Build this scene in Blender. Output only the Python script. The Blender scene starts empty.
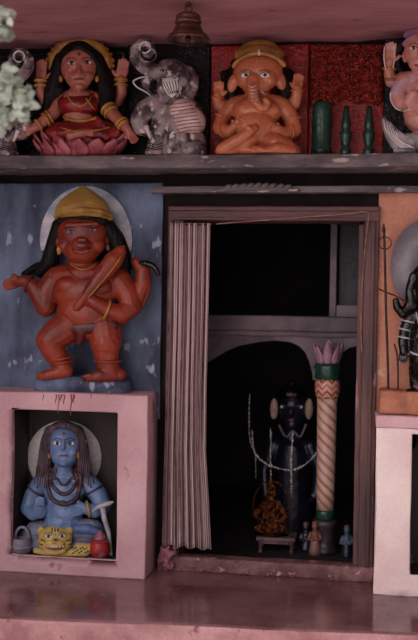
import bpy, bmesh, math, random
from mathutils import Vector, Matrix, noise
from mathutils.bvhtree import BVHTree
random.seed(7)
C = bpy.context.scene.collection
sc = bpy.context.scene
R = math.radians

# ------------------------------------------------------------ camera, light, exposure
YAW, PITCH, ROLL = R(9.0), R(1.15), R(0.9)
CAM = Vector((0.0, -3.5, 0.962))
FPX = 1000.0
fw = Vector((-math.sin(YAW)*math.cos(PITCH), math.cos(YAW)*math.cos(PITCH), -math.sin(PITCH)))
r0 = Vector((math.cos(YAW), math.sin(YAW), 0))
u0 = r0.cross(fw)
rt = r0*math.cos(ROLL) + u0*math.sin(ROLL)
up = u0*math.cos(ROLL) - r0*math.sin(ROLL)
cd = bpy.data.cameras.new('camera'); cam = bpy.data.objects.new('camera', cd); C.objects.link(cam)
cd.sensor_fit = 'VERTICAL'; cd.sensor_height = 36; cd.sensor_width = 36*418/640
cd.lens = FPX/640*36
cam.matrix_world = Matrix((
    (rt.x, up.x, -fw.x, CAM.x), (rt.y, up.y, -fw.y, CAM.y), (rt.z, up.z, -fw.z, CAM.z), (0, 0, 0, 1)))
cd.dof.use_dof = True; cd.dof.focus_distance = 3.4; cd.dof.aperture_fstop = 2.2
sc.camera = cam

w = bpy.data.worlds.new('world'); sc.world = w; w.use_nodes = True
bg = w.node_tree.nodes['Background']; bg.inputs[1].default_value = 1.0
_n = w.node_tree.nodes; _l = w.node_tree.links
_tc = _n.new('ShaderNodeTexCoord'); _dt = _n.new('ShaderNodeVectorMath'); _dt.operation = 'DOT_PRODUCT'
_dt.inputs[1].default_value = Vector((-0.62, -1.0, 0.40)).normalized(); _l.new(_tc.outputs['Generated'], _dt.inputs[0])
_mr = _n.new('ShaderNodeMapRange'); _mr.inputs[1].default_value = .55; _mr.inputs[2].default_value = 1.0; _mr.interpolation_type = 'SMOOTHSTEP'
_l.new(_dt.outputs['Value'], _mr.inputs[0])
_mx = _n.new('ShaderNodeMix'); _mx.data_type = 'RGBA'; _mx.inputs[6].default_value = (.19, .165, .18, 1); _mx.inputs[7].default_value = (3.0, 2.7, 2.68, 1)
_l.new(_mr.outputs[0], _mx.inputs[0]); _l.new(_mx.outputs[2], bg.inputs[0])
sd = bpy.data.lights.new('sun', 'SUN'); sd.energy = 3.0; sd.angle = R(25); sd.color = (1.0, 0.93, 0.93)
sun = bpy.data.objects.new('sun', sd); C.objects.link(sun)
sun.rotation_euler = Vector((0.25, 0.62, -1.5)).to_track_quat('-Z', 'Y').to_euler(); sun.location = (3, -6, 4)
vs = sc.view_settings
vs.view_transform = 'Standard'; vs.look = 'None'; vs.gamma = 1; vs.exposure = -0.18; vs.use_curve_mapping = False
sc.cycles.max_bounces = 6; sc.cycles.diffuse_bounces = 3

def ray(px, py): return fw*FPX + rt*(px-209) + up*(320-py)
def P(px, py, Y=0.0):
    d = ray(px, py); return CAM + d*((Y-CAM.y)/d.y)
def PZ(px, py, z=0.0):
    d = ray(px, py); return CAM + d*((z-CAM.z)/d.z)

# ------------------------------------------------------------ materials
def hexc(rgb):
    o = []
    for c in rgb:
        c /= 255.0
        o.append(c/12.92 if c <= .04045 else ((c+.055)/1.055)**2.4)
    return (*o, 1)
MATS = {}
def mat(name, c1, c2=None, rough=.5, scale=12, bump=.15, bscale=None, sharp=(.35, .65), stretch=(1, 1, 1), metal=0, c3=None, t3=.62, s3=30, grain=.1, spec=None):
    if name in MATS: return MATS[name]
    m = bpy.data.materials.new(name); m.use_nodes = True; nt = m.node_tree; N = nt.nodes; L = nt.links
    b = N['Principled BSDF']; b.inputs['Roughness'].default_value = rough; b.inputs['Metallic'].default_value = metal
    tc = N.new('ShaderNodeTexCoord'); mp = N.new('ShaderNodeMapping'); mp.inputs['Scale'].default_value = stretch
    L.new(tc.outputs['Object'], mp.inputs[0])
    def noi(s, det=5):
        n = N.new('ShaderNodeTexNoise'); n.inputs['Scale'].default_value = s; n.inputs['Detail'].default_value = det
        L.new(mp.outputs[0], n.inputs['Vector']); return n
    def ramp(src, a, z):
        r = N.new('ShaderNodeMapRange'); r.inputs[1].default_value = a; r.inputs[2].default_value = z
        L.new(src.outputs[0], r.inputs[0]); return r
    if c2 is None: c2 = tuple(int(c*.72) for c in c1)
    mx = N.new('ShaderNodeMix'); mx.data_type = 'RGBA'
    mx.inputs[6].default_value = hexc(c1); mx.inputs[7].default_value = hexc(c2)
    L.new(ramp(noi(scale), *sharp).outputs[0], mx.inputs[0]); out = mx.outputs[2]
    if c3 is not None:
        m3 = N.new('ShaderNodeMix'); m3.data_type = 'RGBA'; m3.inputs[7].default_value = hexc(c3)
        L.new(out, m3.inputs[6]); L.new(ramp(noi(s3), t3, t3+.05).outputs[0], m3.inputs[0]); out = m3.outputs[2]
    fn = N.new('ShaderNodeMapRange'); fn.inputs[1].default_value = .34; fn.inputs[2].default_value = .66; fn.inputs[3].default_value = 1-grain; fn.inputs[4].default_value = 1+grain*.6
    L.new(noi(95, 6).outputs[0], fn.inputs[0])
    sc_ = N.new('ShaderNodeVectorMath'); sc_.operation = 'SCALE'; L.new(out, sc_.inputs[0]); L.new(fn.outputs[0], sc_.inputs['Scale']); out = sc_.outputs[0]
    if spec is not None: b.inputs['Specular IOR Level'].default_value = spec
    L.new(out, b.inputs['Base Color'])
    if bump:
        bp = N.new('ShaderNodeBump'); bp.inputs['Strength'].default_value = bump; bp.inputs['Distance'].default_value = .016
        L.new(noi(bscale or scale*3, 6).outputs[0], bp.inputs['Height']); L.new(bp.outputs[0], b.inputs['Normal'])
    MATS[name] = m; return m

M = {}
M['ceiling'] = mat('pink_ceiling_paint', (184, 132, 140), (166, 108, 118), .7, 3, .25, 14, stretch=(1, 3, 1), c3=(120, 62, 74), t3=.66, s3=6)
M['pink'] = mat('pink_limewash', (212, 174, 180), (192, 148, 156), .75, 5, .16, 22, grain=.05, c3=(150, 88, 100), t3=.68, s3=9)
M['niche'] = mat('dark_niche_paint', (48, 32, 34), (26, 16, 18), .7, 7, .3, 30, stretch=(1, 1, .4), c3=(120, 112, 120), t3=.66, s3=10)  # dark brown niche interior with paler noise streaks
M['cream'] = mat('cream_pink_limewash', (244, 226, 222), (228, 198, 198), .75, 5, .16, 22, grain=.05, c3=(176, 126, 130), t3=.72, s3=8)
M['floor'] = mat('polished_red_cement', (136, 100, 102), (100, 64, 66), .13, 5, .03, 12, c3=(150, 116, 116), t3=.68, s3=14)
M['lip'] = mat('pink_plinth_edge', (190, 144, 146), (150, 104, 106), .8, 8, .4, 30, c3=(120, 70, 74), t3=.64, s3=18)
M['blue'] = mat('flaking_blue_paint', (112, 130, 162), (34, 42, 70), .6, 3.6, .4, 25, sharp=(.36, .62), stretch=(1.5, 1, .8), c3=(158, 166, 188), t3=.62, s3=17)
M['orange_wall'] = mat('orange_wall_paint', (204, 142, 116), (184, 116, 92), .6, 6, .3, 30, c3=(222, 170, 146), t3=.62, s3=10)
M['stone'] = mat('worn_grey_stone', (124, 112, 114), (78, 68, 72), .7, 14, .5, 50, stretch=(.5, 1, 1.5), c3=(178, 160, 156), t3=.62, s3=26)
M['darkwall'] = mat('dark_front_wall', (36, 24, 26), (20, 12, 14), .8, 8, .3, 30, spec=.15)  # very dark brown base for the front wall
M['wood'] = mat('painted_brown_wood', (110, 72, 70), (62, 36, 38), .55, 9, .4, 40, stretch=(1, 1, .25), c3=(168, 120, 122), t3=.66, s3=22)
M['woodh'] = mat('painted_brown_lintel', (110, 72, 70), (62, 36, 38), .55, 9, .4, 40, stretch=(.25, 1, 1), c3=(168, 120, 122), t3=.66, s3=22)
M['darkpanel'] = mat('black_panel_paint', (22, 13, 17), (12, 7, 10), .5, 14, .5, 60, spec=.25, c3=(110, 108, 134), t3=.62, s3=110)
M['redpanel'] = mat('red_panel_paint', (176, 42, 34), (132, 24, 24), .35, 14, .5, 70, c3=(190, 84, 72), t3=.68, s3=70)
M['knob'] = mat('knobbly_dark_red_paint', (182, 56, 42), (84, 20, 18), .3, 60, .6, 120, c3=(190, 90, 76), t3=.68, s3=120)
M['green'] = mat('dark_green_enamel', (34, 72, 60), (20, 46, 40), .22, 20, .15)
M['black'] = mat('glossy_black_paint', (14, 8, 10), (7, 4, 5), .2, 20, .35, 50)
M['hair'] = mat('black_hair_paint', (17, 10, 11), (9, 5, 6), .5, spec=.22, scale=40, bump=.5, bscale=90, stretch=(1, 1, .2))
M['skin_l'] = mat('ruddy_skin_paint', (188, 118, 104), (156, 84, 72), .35, 12, .12, 60)
M['skin_g'] = mat('orange_enamel_paint', (200, 120, 84), (168, 88, 60), .28, 10, .12, 60, c3=(230, 164, 130), t3=.68, s3=22)
M['skin_h'] = mat('vermilion_enamel_paint', (156, 60, 36), (108, 34, 22), .42, 9, .14, 50)
M['skin_s'] = mat('slate_blue_paint', (112, 140, 182), (84, 106, 148), .4, 12, .2, 60)
M['legs_s'] = mat('greyish_blue_cloth_paint', (122, 128, 152), (88, 92, 116), .5, 12, .25, 60)
M['gold'] = mat('yellow_ochre_paint', (190, 140, 62), (150, 100, 40), .35, 16, .3, 70)
M['cap'] = mat('mustard_cap_paint', (196, 160, 84), (160, 122, 58), .5, 8, .15, 50)
M['redcloth'] = mat('crimson_cloth_paint', (150, 34, 34), (92, 16, 22), .28, 16, .25, 60)
M['lotus'] = mat('rose_petal_paint', (192, 110, 118), (138, 60, 70), .35, 18, .2, 60)
M['white'] = mat('white_paint', (232, 226, 222), (206, 198, 196), .4, 20, .1)
M['pupil'] = mat('black_eye_paint', (14, 10, 12), (10, 8, 8), .3, 20, 0)
M['lips'] = mat('dark_red_lip_paint', (120, 30, 34), (96, 22, 28), .35, 20, .1)
M['lips_b'] = mat('mauve_lip_paint', (110, 62, 96), (96, 50, 84), .35, 20, .1)
M['brown_rope'] = mat('brown_bead_paint', (84, 58, 66), (54, 36, 44), .4, 40, .4, 120)
M['dread'] = mat('brown_matted_hair_paint', (88, 68, 80), (48, 34, 44), .5, 50, .5, 120, stretch=(1, 1, .3))
M['halo'] = mat('chalky_white_halo_paint', (236, 228, 226), (206, 198, 204), .6, 10, .3, 40)
M['halo_h'] = mat('streaked_white_halo_paint', (240, 236, 238), (164, 172, 192), .6, 9, .3, 40, stretch=(1, 1, 2))
M['halo_d'] = mat('silver_grey_halo_paint', (140, 134, 142), (108, 102, 112), .4, 6, .2, 30)
M['eleph'] = mat('grey_elephant_paint', (156, 140, 142), (62, 50, 56), .4, 24, .4, 60, sharp=(.42, .58), c3=(206, 190, 188), t3=.58, s3=44)
M['blanket'] = mat('pale_rose_blanket_paint', (222, 198, 192), (190, 160, 156), .5, 12, .2, 60)
M['tiger'] = mat('yellow_tiger_paint', (196, 172, 100), (170, 142, 74), .45, 14, .2, 60, c3=(60, 40, 34), t3=.66, s3=60)
M['greyp'] = mat('grey_violet_paint', (138, 130, 148), (104, 96, 116), .45, 14, .2)
M['silver'] = mat('silver_paint', (196, 194, 202), (150, 148, 158), .3, 20, .1)
M['redpot'] = mat('scarlet_pot_paint', (186, 44, 46), (120, 26, 34), .4, 12, .3, 40, c3=(130, 100, 110), t3=.6, s3=20)
M['brass'] = mat('tarnished_brass', (128, 94, 82), (74, 50, 46), .42, 18, .3, 60, metal=.7)
M['idolbrass'] = mat('polished_brass', (150, 88, 50), (60, 30, 20), .25, 60, 1.0, 110, metal=.9, sharp=(.42, .58))
M['iron'] = mat('dark_iron', (74, 52, 52), (46, 32, 34), .4, 20, .3, 60, metal=.6)
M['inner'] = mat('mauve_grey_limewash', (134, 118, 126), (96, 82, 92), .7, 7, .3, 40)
M['innerdark'] = mat('dark_inner_wall', (34, 24, 28), (20, 14, 18), .8, 7, .3, 30)  # very dark base for the inner room's walls and floor
M['idol'] = mat('blue_black_stone', (34, 34, 56), (18, 16, 30), .3, 14, .2)
M['beads'] = mat('white_bead_garland', (236, 230, 226), (210, 200, 198), .25, 20, 0)
M['pinksk'] = mat('salmon_pink_paint', (206, 148, 138), (186, 116, 96), .35, 6, .15, 50, c3=(196, 160, 178), t3=.56, s3=9)
M['leaf'] = mat('pale_green_leaf', (178, 190, 176), (128, 144, 124), .6, 14, .1, c3=(210, 214, 208), t3=.6, s3=16)
M['stem'] = mat('brown_bark', (96, 74, 62), (64, 46, 40), .8, 30, .5, 80)
M['ground'] = mat('pale_bounce_ground', (206, 190, 186), (186, 168, 162), .9, 4, .3, 20)  # base colour kept pale to bounce light up onto the ceiling
M['rope'] = mat('tan_cord', (172, 128, 110), (120, 84, 74), .7, 60, .3)
M['mauve'] = mat('mauve_petal_paint', (170, 128, 150), (128, 86, 112), .4, 18, .2)
M['rubble'] = mat('crumbling_pink_plaster', (184, 120, 132), (110, 62, 72), .9, 18, 1.0, 40)
M['swan'] = mat('silvery_feather_paint', (176, 168, 172), (96, 88, 96), .4, 24, .3, 60)

def stripe_mat(name, base, dark, freq, axis='u', thr=.8, rough=.7, zig=None):
    """stripes across a UV direction"""
    m = bpy.data.materials.new(name); m.use_nodes = True; nt = m.node_tree; N = nt.nodes; L = nt.links
    b = N['Principled BSDF']; b.inputs['Roughness'].default_value = rough
    uv = N.new('ShaderNodeUVMap'); sp = N.new('ShaderNodeSeparateXYZ'); L.new(uv.outputs[0], sp.inputs[0])
    def mth(op, a, bb=None, c=None):
        n = N.new('ShaderNodeMath'); n.operation = op
        for i, v in enumerate((a, bb, c)):
            if v is None: continue
            if isinstance(v, (int, float)): n.inputs[i].default_value = v
            else: L.new(v, n.inputs[i])
        return n.outputs[0]
    u, v = sp.outputs[0], sp.outputs[1]
    if axis == 'v': u, v = v, u
    if zig: u = mth('ADD', u, mth('MULTIPLY', mth('PINGPONG', v, zig[0]), zig[1])) if zig[0] else mth('ADD', u, mth('MULTIPLY', v, zig[1]))
    s1 = mth('SINE', mth('MULTIPLY', u, freq*6.2832))
    s2 = mth('SINE', mth('MULTIPLY', u, freq*6.2832*.37))
    k = mth('GREATER_THAN', mth('ADD', s1, mth('MULTIPLY', s2, .25)), thr)
    nz = N.new('ShaderNodeTexNoise'); nz.inputs['Scale'].default_value = 25
    tc = N.new('ShaderNodeTexCoord'); L.new(tc.outputs['Object'], nz.inputs['Vector'])
    k = mth('MULTIPLY', k, mth('ADD', nz.outputs[0], .35))
    mx = N.new('ShaderNodeMix'); mx.data_type = 'RGBA'; mx.clamp_factor = True
    mx.inputs[6].default_value = hexc(base); mx.inputs[7].default_value = hexc(dark)
    L.new(k, mx.inputs[0]); L.new(mx.outputs[2], b.inputs['Base Color'])
    return m
M['curtain'] = stripe_mat('striped_curtain_cloth', (190, 164, 164), (84, 58, 62), 24, thr=.25, rough=.9)
M['spiral'] = stripe_mat('cream_column_spiral_paint', (200, 164, 150), (150, 96, 84), 11, axis='v', thr=.35, rough=.4, zig=(0, 5/11))
M['zigzag'] = stripe_mat('cream_column_zigzag_paint', (206, 150, 130), (130, 54, 44), 3, axis='v', thr=.3, rough=.4, zig=(1/16, 4))

# ------------------------------------------------------------ object helpers
def tag(o, label, cat, group=None, kind=None):
    if label: o['label'] = label
    if cat: o['category'] = cat
    if group: o['group'] = group
    if kind: o['kind'] = kind
    return o
def link(name, me, m, parent=None, smooth=False):
    if m is not None: me.materials.append(m)
    o = bpy.data.objects.new(name, me); C.objects.link(o)
    if parent: o.parent = parent
    if smooth:
        me.polygons.foreach_set('use_smooth', [True]*len(me.polygons))
    return o
def mesh(name, V, F): 
    me = bpy.data.meshes.new(name); me.from_pydata([tuple(v) for v in V], [], F); me.validate(); me.update(); return me
def recenter(o):
    """origin to the middle of the foot of the mesh"""
    me = o.data; xs = [v.co for v in me.vertices]
    c = Vector(((min(v.x for v in xs)+max(v.x for v in xs))/2, (min(v.y for v in xs)+max(v.y for v in xs))/2, min(v.z for v in xs)))
    me.transform(Matrix.Translation(-c)); o.location = o.location + c; return o
def box(name, lo, hi, m, parent=None, bev=.004, jit=0, off=Vector((0, 0, 0)), seg=2):
    bm = bmesh.new(); bmesh.ops.create_cube(bm, size=1)
    lo = Vector(lo)-off; hi = Vector(hi)-off
    for v in bm.verts: v.co = Vector([(lo[i]+hi[i])/2+v.co[i]*(hi[i]-lo[i]) for i in range(3)])
    if jit:
        n = [max(1, int((hi[i]-lo[i])/.04)) for i in range(3)]
        for ax in range(3):
            for k in range(1, n[ax]):
                co = [0, 0, 0]; co[ax] = lo[ax]+(hi[ax]-lo[ax])*k/n[ax]; no = [0, 0, 0]; no[ax] = 1
                bmesh.ops.bisect_plane(bm, geom=bm.verts[:]+bm.edges[:]+bm.faces[:], plane_co=co, plane_no=no)
        for v in bm.verts: v.co += noise.noise_vector(v.co*9+Vector((3.3, lo.x*7, 1)))*jit
    if bev:
        ed = [e for e in bm.edges if len(e.link_faces) == 2 and e.calc_face_angle() > 1.0]
        bmesh.ops.bevel(bm, geom=ed, offset=bev, segments=seg, affect='EDGES', profile=.6)
    me = bpy.data.meshes.new(name); bm.to_mesh(me); bm.free()
    return link(name, me, m, parent, smooth=bool(jit))
def struct(o): o['kind'] = 'structure'; return recenter(o)

bm = bmesh.new(); bmesh.ops.create_icosphere(bm, subdivisions=3, radius=1)
SPH_V = [v.co.copy() for v in bm.verts]; SPH_F = [[v.index for v in f.verts] for f in bm.faces]; bm.free()
bm = bmesh.new(); bmesh.ops.create_icosphere(bm, subdivisions=2, radius=1)
SP2_V = [v.co.copy() for v in bm.verts]; SP2_F = [[v.index for v in f.verts] for f in bm.faces]; bm.free()

class Geo:
    def __init__(s): s.V = []; s.F = []
    def add(s, V, F):
        n = len(s.V); s.V += V; s.F += [[i+n for i in f] for f in F]
    def ell(s, c, r, rot=None, lo=False):
        T, F = (SP2_V, SP2_F) if lo else (SPH_V, SPH_F)
        r = Vector(r)
        V = [Vector((v.x*r.x, v.y*r.y, v.z*r.z)) for v in T]
        if rot is not None: V = [rot @ v for v in V]
        s.add([c+v for v in V], F)
    def cone(s, a, b, ra, rb, n=14):
        d = (b-a)
        if d.length < 1e-6: return
        q = d.to_track_quat('Z', 'Y'); V = []
        for p, r in ((a, ra), (b, rb)):
            for k in range(n):
                t = 2*math.pi*k/n; V.append(p+q @ Vector((r*math.cos(t), r*math.sin(t), 0)))
        F = [[k, (k+1) % n, n+(k+1) % n, n+k] for k in range(n)]+[list(range(n))[::-1], list(range(n, 2*n))]
        s.add(V, F)
    def chain(s, pts):
        for i, (p, r) in enumerate(pts):
            s.ell(p, (r, r, r), lo=True)
            if i: s.cone(pts[i-1][0], p, pts[i-1][1], r)
    def sweep(s, pts, rad, n=10, closed=False):
        """one tube along pts (radius may vary)"""
        m = len(pts); V = []; prev = None
        for i, p in enumerate(pts):
            a = pts[(i-1) % m] if (closed or i > 0) else pts[0]; b = pts[(i+1) % m] if (closed or i < m-1) else pts[-1]
            t = (b-a).normalized() if (b-a).length > 1e-9 else Vector((0, 0, 1))
            if prev is None: nrm = t.orthogonal().normalized()
            else:
                nrm = prev-t*prev.dot(t); nrm = nrm.normalized() if nrm.length > 1e-6 else t.orthogonal().normalized()
            prev = nrm; bi = t.cross(nrm); r = rad[i] if isinstance(rad, (list, tuple)) else rad
            for k in range(n):
                an = 2*math.pi*k/n; V.append(p+nrm*(r*math.cos(an))+bi*(r*math.sin(an)))
        F = []
        for i in range(m if closed else m-1):
            j = (i+1) % m
            for k in range(n): F.append([i*n+k, i*n+(k+1) % n, j*n+(k+1) % n, j*n+k])
        if not closed: F += [list(range(n))[::-1], list(range((m-1)*n, m*n))]
        s.add(V, F)
    def lathe(s, prof, c=Vector((0, 0, 0)), n=28, close=True, flute=0, nf=8):
        """prof: (radius, z) bottom to top"""
        V = []
        for r, z in prof:
            for k in range(n):
                t = 2*math.pi*k/n; rr = r*(1+flute*abs(math.sin(nf*t/2)))
                V.append(c+Vector((rr*math.cos(t), rr*math.sin(t), z)))
        F = []
        for i in range(len(prof)-1):
            for k in range(n): F.append([i*n+k, i*n+(k+1) % n, (i+1)*n+(k+1) % n, (i+1)*n+k])
        if close: F += [list(range(n))[::-1], list(range((len(prof)-1)*n, len(prof)*n))]
        s.add(V, F)
    def prism(s, front, back):
        n = len(front); F = [list(range(n)), list(range(n, 2*n))[::-1]]+[[k, k+n, (k+1) % n+n, (k+1) % n] for k in range(n)]
        s.add(list(front)+list(back), F)
    def mesh(s, name):
        me = mesh(name, s.V, s.F); bmm = bmesh.new(); bmm.from_mesh(me); bmesh.ops.recalc_face_normals(bmm, faces=bmm.faces); bmm.to_mesh(me); bmm.free(); return me
    def build(s, name, m, parent=None, smooth=True):
        return link(name, s.mesh(name), m, parent, smooth)

def remesh(me, vox, smooth_it, fac=.5):
    t = bpy.data.objects.new('tmp', me); C.objects.link(t)
    md = t.modifiers.new('r', 'REMESH'); md.mode = 'VOXEL'; md.voxel_size = vox; md.use_smooth_shade = True
    if smooth_it:
        ms = t.modifiers.new('s', 'SMOOTH'); ms.factor = fac; ms.iterations = smooth_it
    dg = bpy.context.evaluated_depsgraph_get(); dg.update()
    out = bpy.data.meshes.new_from_object(t.evaluated_get(dg))
    bpy.data.objects.remove(t); return out

class Fig:
    """a statue: all coordinates are (picture x, picture y, depth towards the viewer) in units of about 3.5 mm round its own plane"""
    def __init__(s, name, label, cat, Y, base, z=None, wall=None, group=None, tx=None):
        s.Y = Y; s.tx = tx or (lambda x, y: (x, y))
        b = P(*s.tx(*base), Y)
        if z is not None: b.z = z
        s.root = bpy.data.objects.new(name, None); C.objects.link(s.root); s.root.location = b; s.root.empty_display_size = .05
        tag(s.root, label, cat, group)
        s.o = b; s.z = z; s.wall = wall; s.hit = []
        s.s = (P(base[0]+1, base[1], Y)-P(base[0], base[1], Y)).length
    def w(s, x, y, d=0):
        x, y = s.tx(x, y)
        return P(x, y, s.Y-d*s.s)-s.o
    def clamp(s, me):
        for v in me.vertices:
            if s.z is not None and v.co.z < .0005: v.co.z = .0005
            if s.wall is not None and v.co.y > s.wall-s.o.y: v.co.y = s.wall-s.o.y
    def sculpt(s, name, m, items, vox=.0028, it=4, parent=None, hit=True, label=None):
        g = Geo(); k = s.s
        for i in items:
            if i[0] == 'e':
                c, r = i[1], i[2]; rot = None
                if len(i) > 3: rot = Matrix.Rotation(R(i[3]), 3, 'Y')
                g.ell(s.w(*c), (r[0]*k, r[2]*k, r[1]*k), rot)
            elif i[0] == 'c': g.chain([(s.w(*p[:3]), p[3]*k) for p in i[1]])
            elif i[0] == 'h': 
                for ch in hand(*i[1:]): g.chain([(s.w(*p[:3]), p[3]*k) for p in ch])
        me = remesh(g.mesh('t'), vox, it); me.name = name
        s.clamp(me)
        if hit: s.hit.append(BVHTree.FromPolygons([v.co[:] for v in me.vertices], [p.vertices[:] for p in me.polygons]))
        o = link(name, me, m, parent or s.root, True)
        if label: o['label'] = label
        return o
    def on(s, x, y, lift=0, default=5):
        X, Y = s.tx(x, y); d = ray(X, Y).normalized(); o = CAM-s.o; best = None
        for b in s.hit:
            h = b.ray_cast(o, d)
            if h[0] is not None and (best is None or h[3] < best[3]): best = h
        if best is None: return s.w(x, y, default)
        return best[0]-d*(lift*s.s)
    def line(s, name, m, pts, r, parent=None, lift=.2, closed=False, n=8, sub=4, surf=True):
        """a tube lying on the surface along picture points"""
        pp = catmull([Vector((*p, 0) if len(p) == 2 else p) for p in pts], sub, closed)
        Q = [s.on(p.x, p.y, lift) if surf else s.w(p.x, p.y, p.z) for p in pp]
        rr = [x*s.s for x in r] if isinstance(r, list) else r*s.s
        if isinstance(rr, list): rr = [rr[min(len(rr)-1, int(i*len(rr)/len(Q)))] for i in range(len(Q))]
        g = Geo(); g.sweep(Q, rr, n, closed); return g.build(name, m, parent or s.root)
    def dot(s, name, m, x, y, rx, ry, rd=None, parent=None, lift=0, rot=0):
        g = Geo(); k = s.s; g.ell(s.on(x, y, lift), (rx*k, (rd or min(rx, ry)*.6)*k, ry*k), Matrix.Rotation(R(rot), 3, 'Y')); return g.build(name, m, parent or s.root)
    def eyes(s, pts, rx=3, ry=1.5, brow=None, browlift=4, pup=.72, white='white', tilt=0):
        for i, (x, y) in enumerate(pts):
            sg = -1 if i == 0 else 1
            e = s.dot('eye', M[white], x, y, rx, ry*.86, .8, lift=.1, rot=tilt*sg)
            s.dot('pupil', M['pupil'], x, y, ry*pup*1.15, ry*pup*1.2, .5, parent=e, lift=.85)
            s.line('eyelid', M['pupil'], [(x-rx*1.1, y+.1), (x-rx*.4, y-ry*.95), (x+rx*.4, y-ry*.95), (x+rx*1.1, y+.1)], .28, parent=e, lift=.5)
            if brow: s.line('eyebrow', M[brow], [(x-rx*1.2, y-browlift+1.3), (x-rx*.3, y-browlift-.3), (x+rx*.4, y-browlift-.3), (x+rx*1.2, y-browlift+1.3)], .36, lift=.1)

def catmull(p, sub=4, closed=False):
    out = []; n = len(p)
    for i in range(n if closed else n-1):
        a = p[(i-1) % n] if closed or i else p[0]; b = p[i]; c = p[(i+1) % n]; d = p[(i+2) % n] if closed or i+2 < n else p[-1]
        for k in range(sub):
            t = k/sub; out.append(.5*((2*b)+(c-a)*t+(2*a-5*b+4*c-d)*t*t+(3*b-a-3*c+d)*t**3))
    if not closed: out.append(p[-1])
    return out

def hand(p, dr, th, L=10, curl=.3, spread=.16, w=3.4):
    """palm, four unequal bent fingers, a thumb; p wrist, dr direction, th thumb side (vectors in figure units)"""
    p = Vector(p); f = Vector(dr).normalized(); t = Vector(th); t = (t-f*t.dot(f)).normalized(); nr = f.cross(t)
    if nr.z < 0: nr = -nr
    out = []; pl = L*.46; fl = L*.54
    for k in range(4):
        o = (1.5-k)/1.5*w*.62
        out.append([(*(p+t*(o*.5)), w*.42), (*(p+f*pl+t*o), w*.36)])
        d = (f+t*(spread*(1.5-k)/1.5)).normalized(); ln = fl*[.86, 1, .94, .74][k]; q = p+f*pl+t*o; r = w*.27; ch = [(*q, r*1.15)]
        for j in range(3):
            d = (d+nr*curl*(.35+.25*j)).normalized(); q = q+d*(ln/3); ch.append((*q, r*(1-.1*j)))
        out.append(ch)
    q = p+f*(pl*.25)+t*(w*.5); d = (f*.6+t).normalized(); ch = [(*q, w*.36)]
    for j in range(2): q = q+d*(fl*.36); ch.append((*q, w*.3-.08*j)); d = (d+f*.5+nr*curl*.4).normalized()
    out.append(ch); return out

# ------------------------------------------------------------ the setting
XL, XR = -1.9, .75
ZL = P(209, 154, -.18).z                    # top of the stone ledge
LT = .046                                   # its thickness
ZC = P(209, 44, 0).z                        # ceiling
BF = -.17                                   # front of the two niche blocks
ox0, ox1 = P(176, 400, 0).x, P(366, 400, 0).x
oz1 = P(260, 214, 0).z
FD0, FD1 = P(165, 400, -.03).x, P(376, 400, -.03).x
FZ1 = P(260, 206, -.03).z

# floor with its worn front edge
a, b = PZ(0, 617), PZ(418, 634); k = (b.y-a.y)/(b.x-a.x)
fy = lambda x: a.y+k*(x-a.x)
g = Geo(); xs = [XL+(XR-XL)*i/60 for i in range(61)]
rows = [(0, 1.6, 0), (0, -.0, 0), (1, .012, -.001), (1, .003, -.006), (1, 0, -.014), (1, 0, -.12), (1, 0, -.45)]
for i, x in enumerate(xs):
    wv = .004*math.sin(x*9)+.003*noise.noise(Vector((x*14, 0, 0)))
    for kd, dy, z in rows: g.V.append(Vector((x, (fy(x)+dy+wv) if kd else dy, z+(.002*noise.noise(Vector((x*20, z*30, 2))) if kd else 0))))
nr_ = len(rows)
for i in range(60):
    for j in range(nr_-1): g.F.append([i*nr_+j, i*nr_+j+1, (i+1)*nr_+j+1, (i+1)*nr_+j])
fl = g.build('floor', M['floor'], smooth=False); fl.data.materials.append(M['lip'])
for p in fl.data.polygons:
    if p.index % (nr_-1) >= 3: p.material_index = 1
struct(fl)
struct(box('ground', (-6, -9, -.47), (6, -.3, -.45), M['ground'], bev=0))

def wall(name, rects, y0, y1, m):
    g = Geo()
    for x0, x1, z0, z1 in rects:
        g.prism([Vector((x0, y0, z0)), Vector((x1, y0, z0)), Vector((x1, y0, z1)), Vector((x0, y0, z1))],
                [Vector((x0, y1, z0)), Vector((x1, y1, z0)), Vector((x1, y1, z1)), Vector((x0, y1, z1))])
    return struct(g.build(name, m, smooth=False))
wall('wall_front', [(XL, ox0, 0, ZC+.1), (ox1, XR, 0, ZC+.1), (ox0, ox1, oz1, ZC+.1)], 0, .13, M['darkwall'])
wall('wall_unseen_blocker', [(XL-.35, XL-.2, -.45, ZC)], -1.5, 0, M['ceiling'])  # added out of view to block light bouncing in from the left
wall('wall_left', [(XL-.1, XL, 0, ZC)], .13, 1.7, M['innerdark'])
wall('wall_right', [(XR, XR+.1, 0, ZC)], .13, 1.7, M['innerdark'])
wall('wall_back', [(XL-.1, XR+.1, 0, ZC)], 1.6, 1.7, M['innerdark'])
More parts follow.
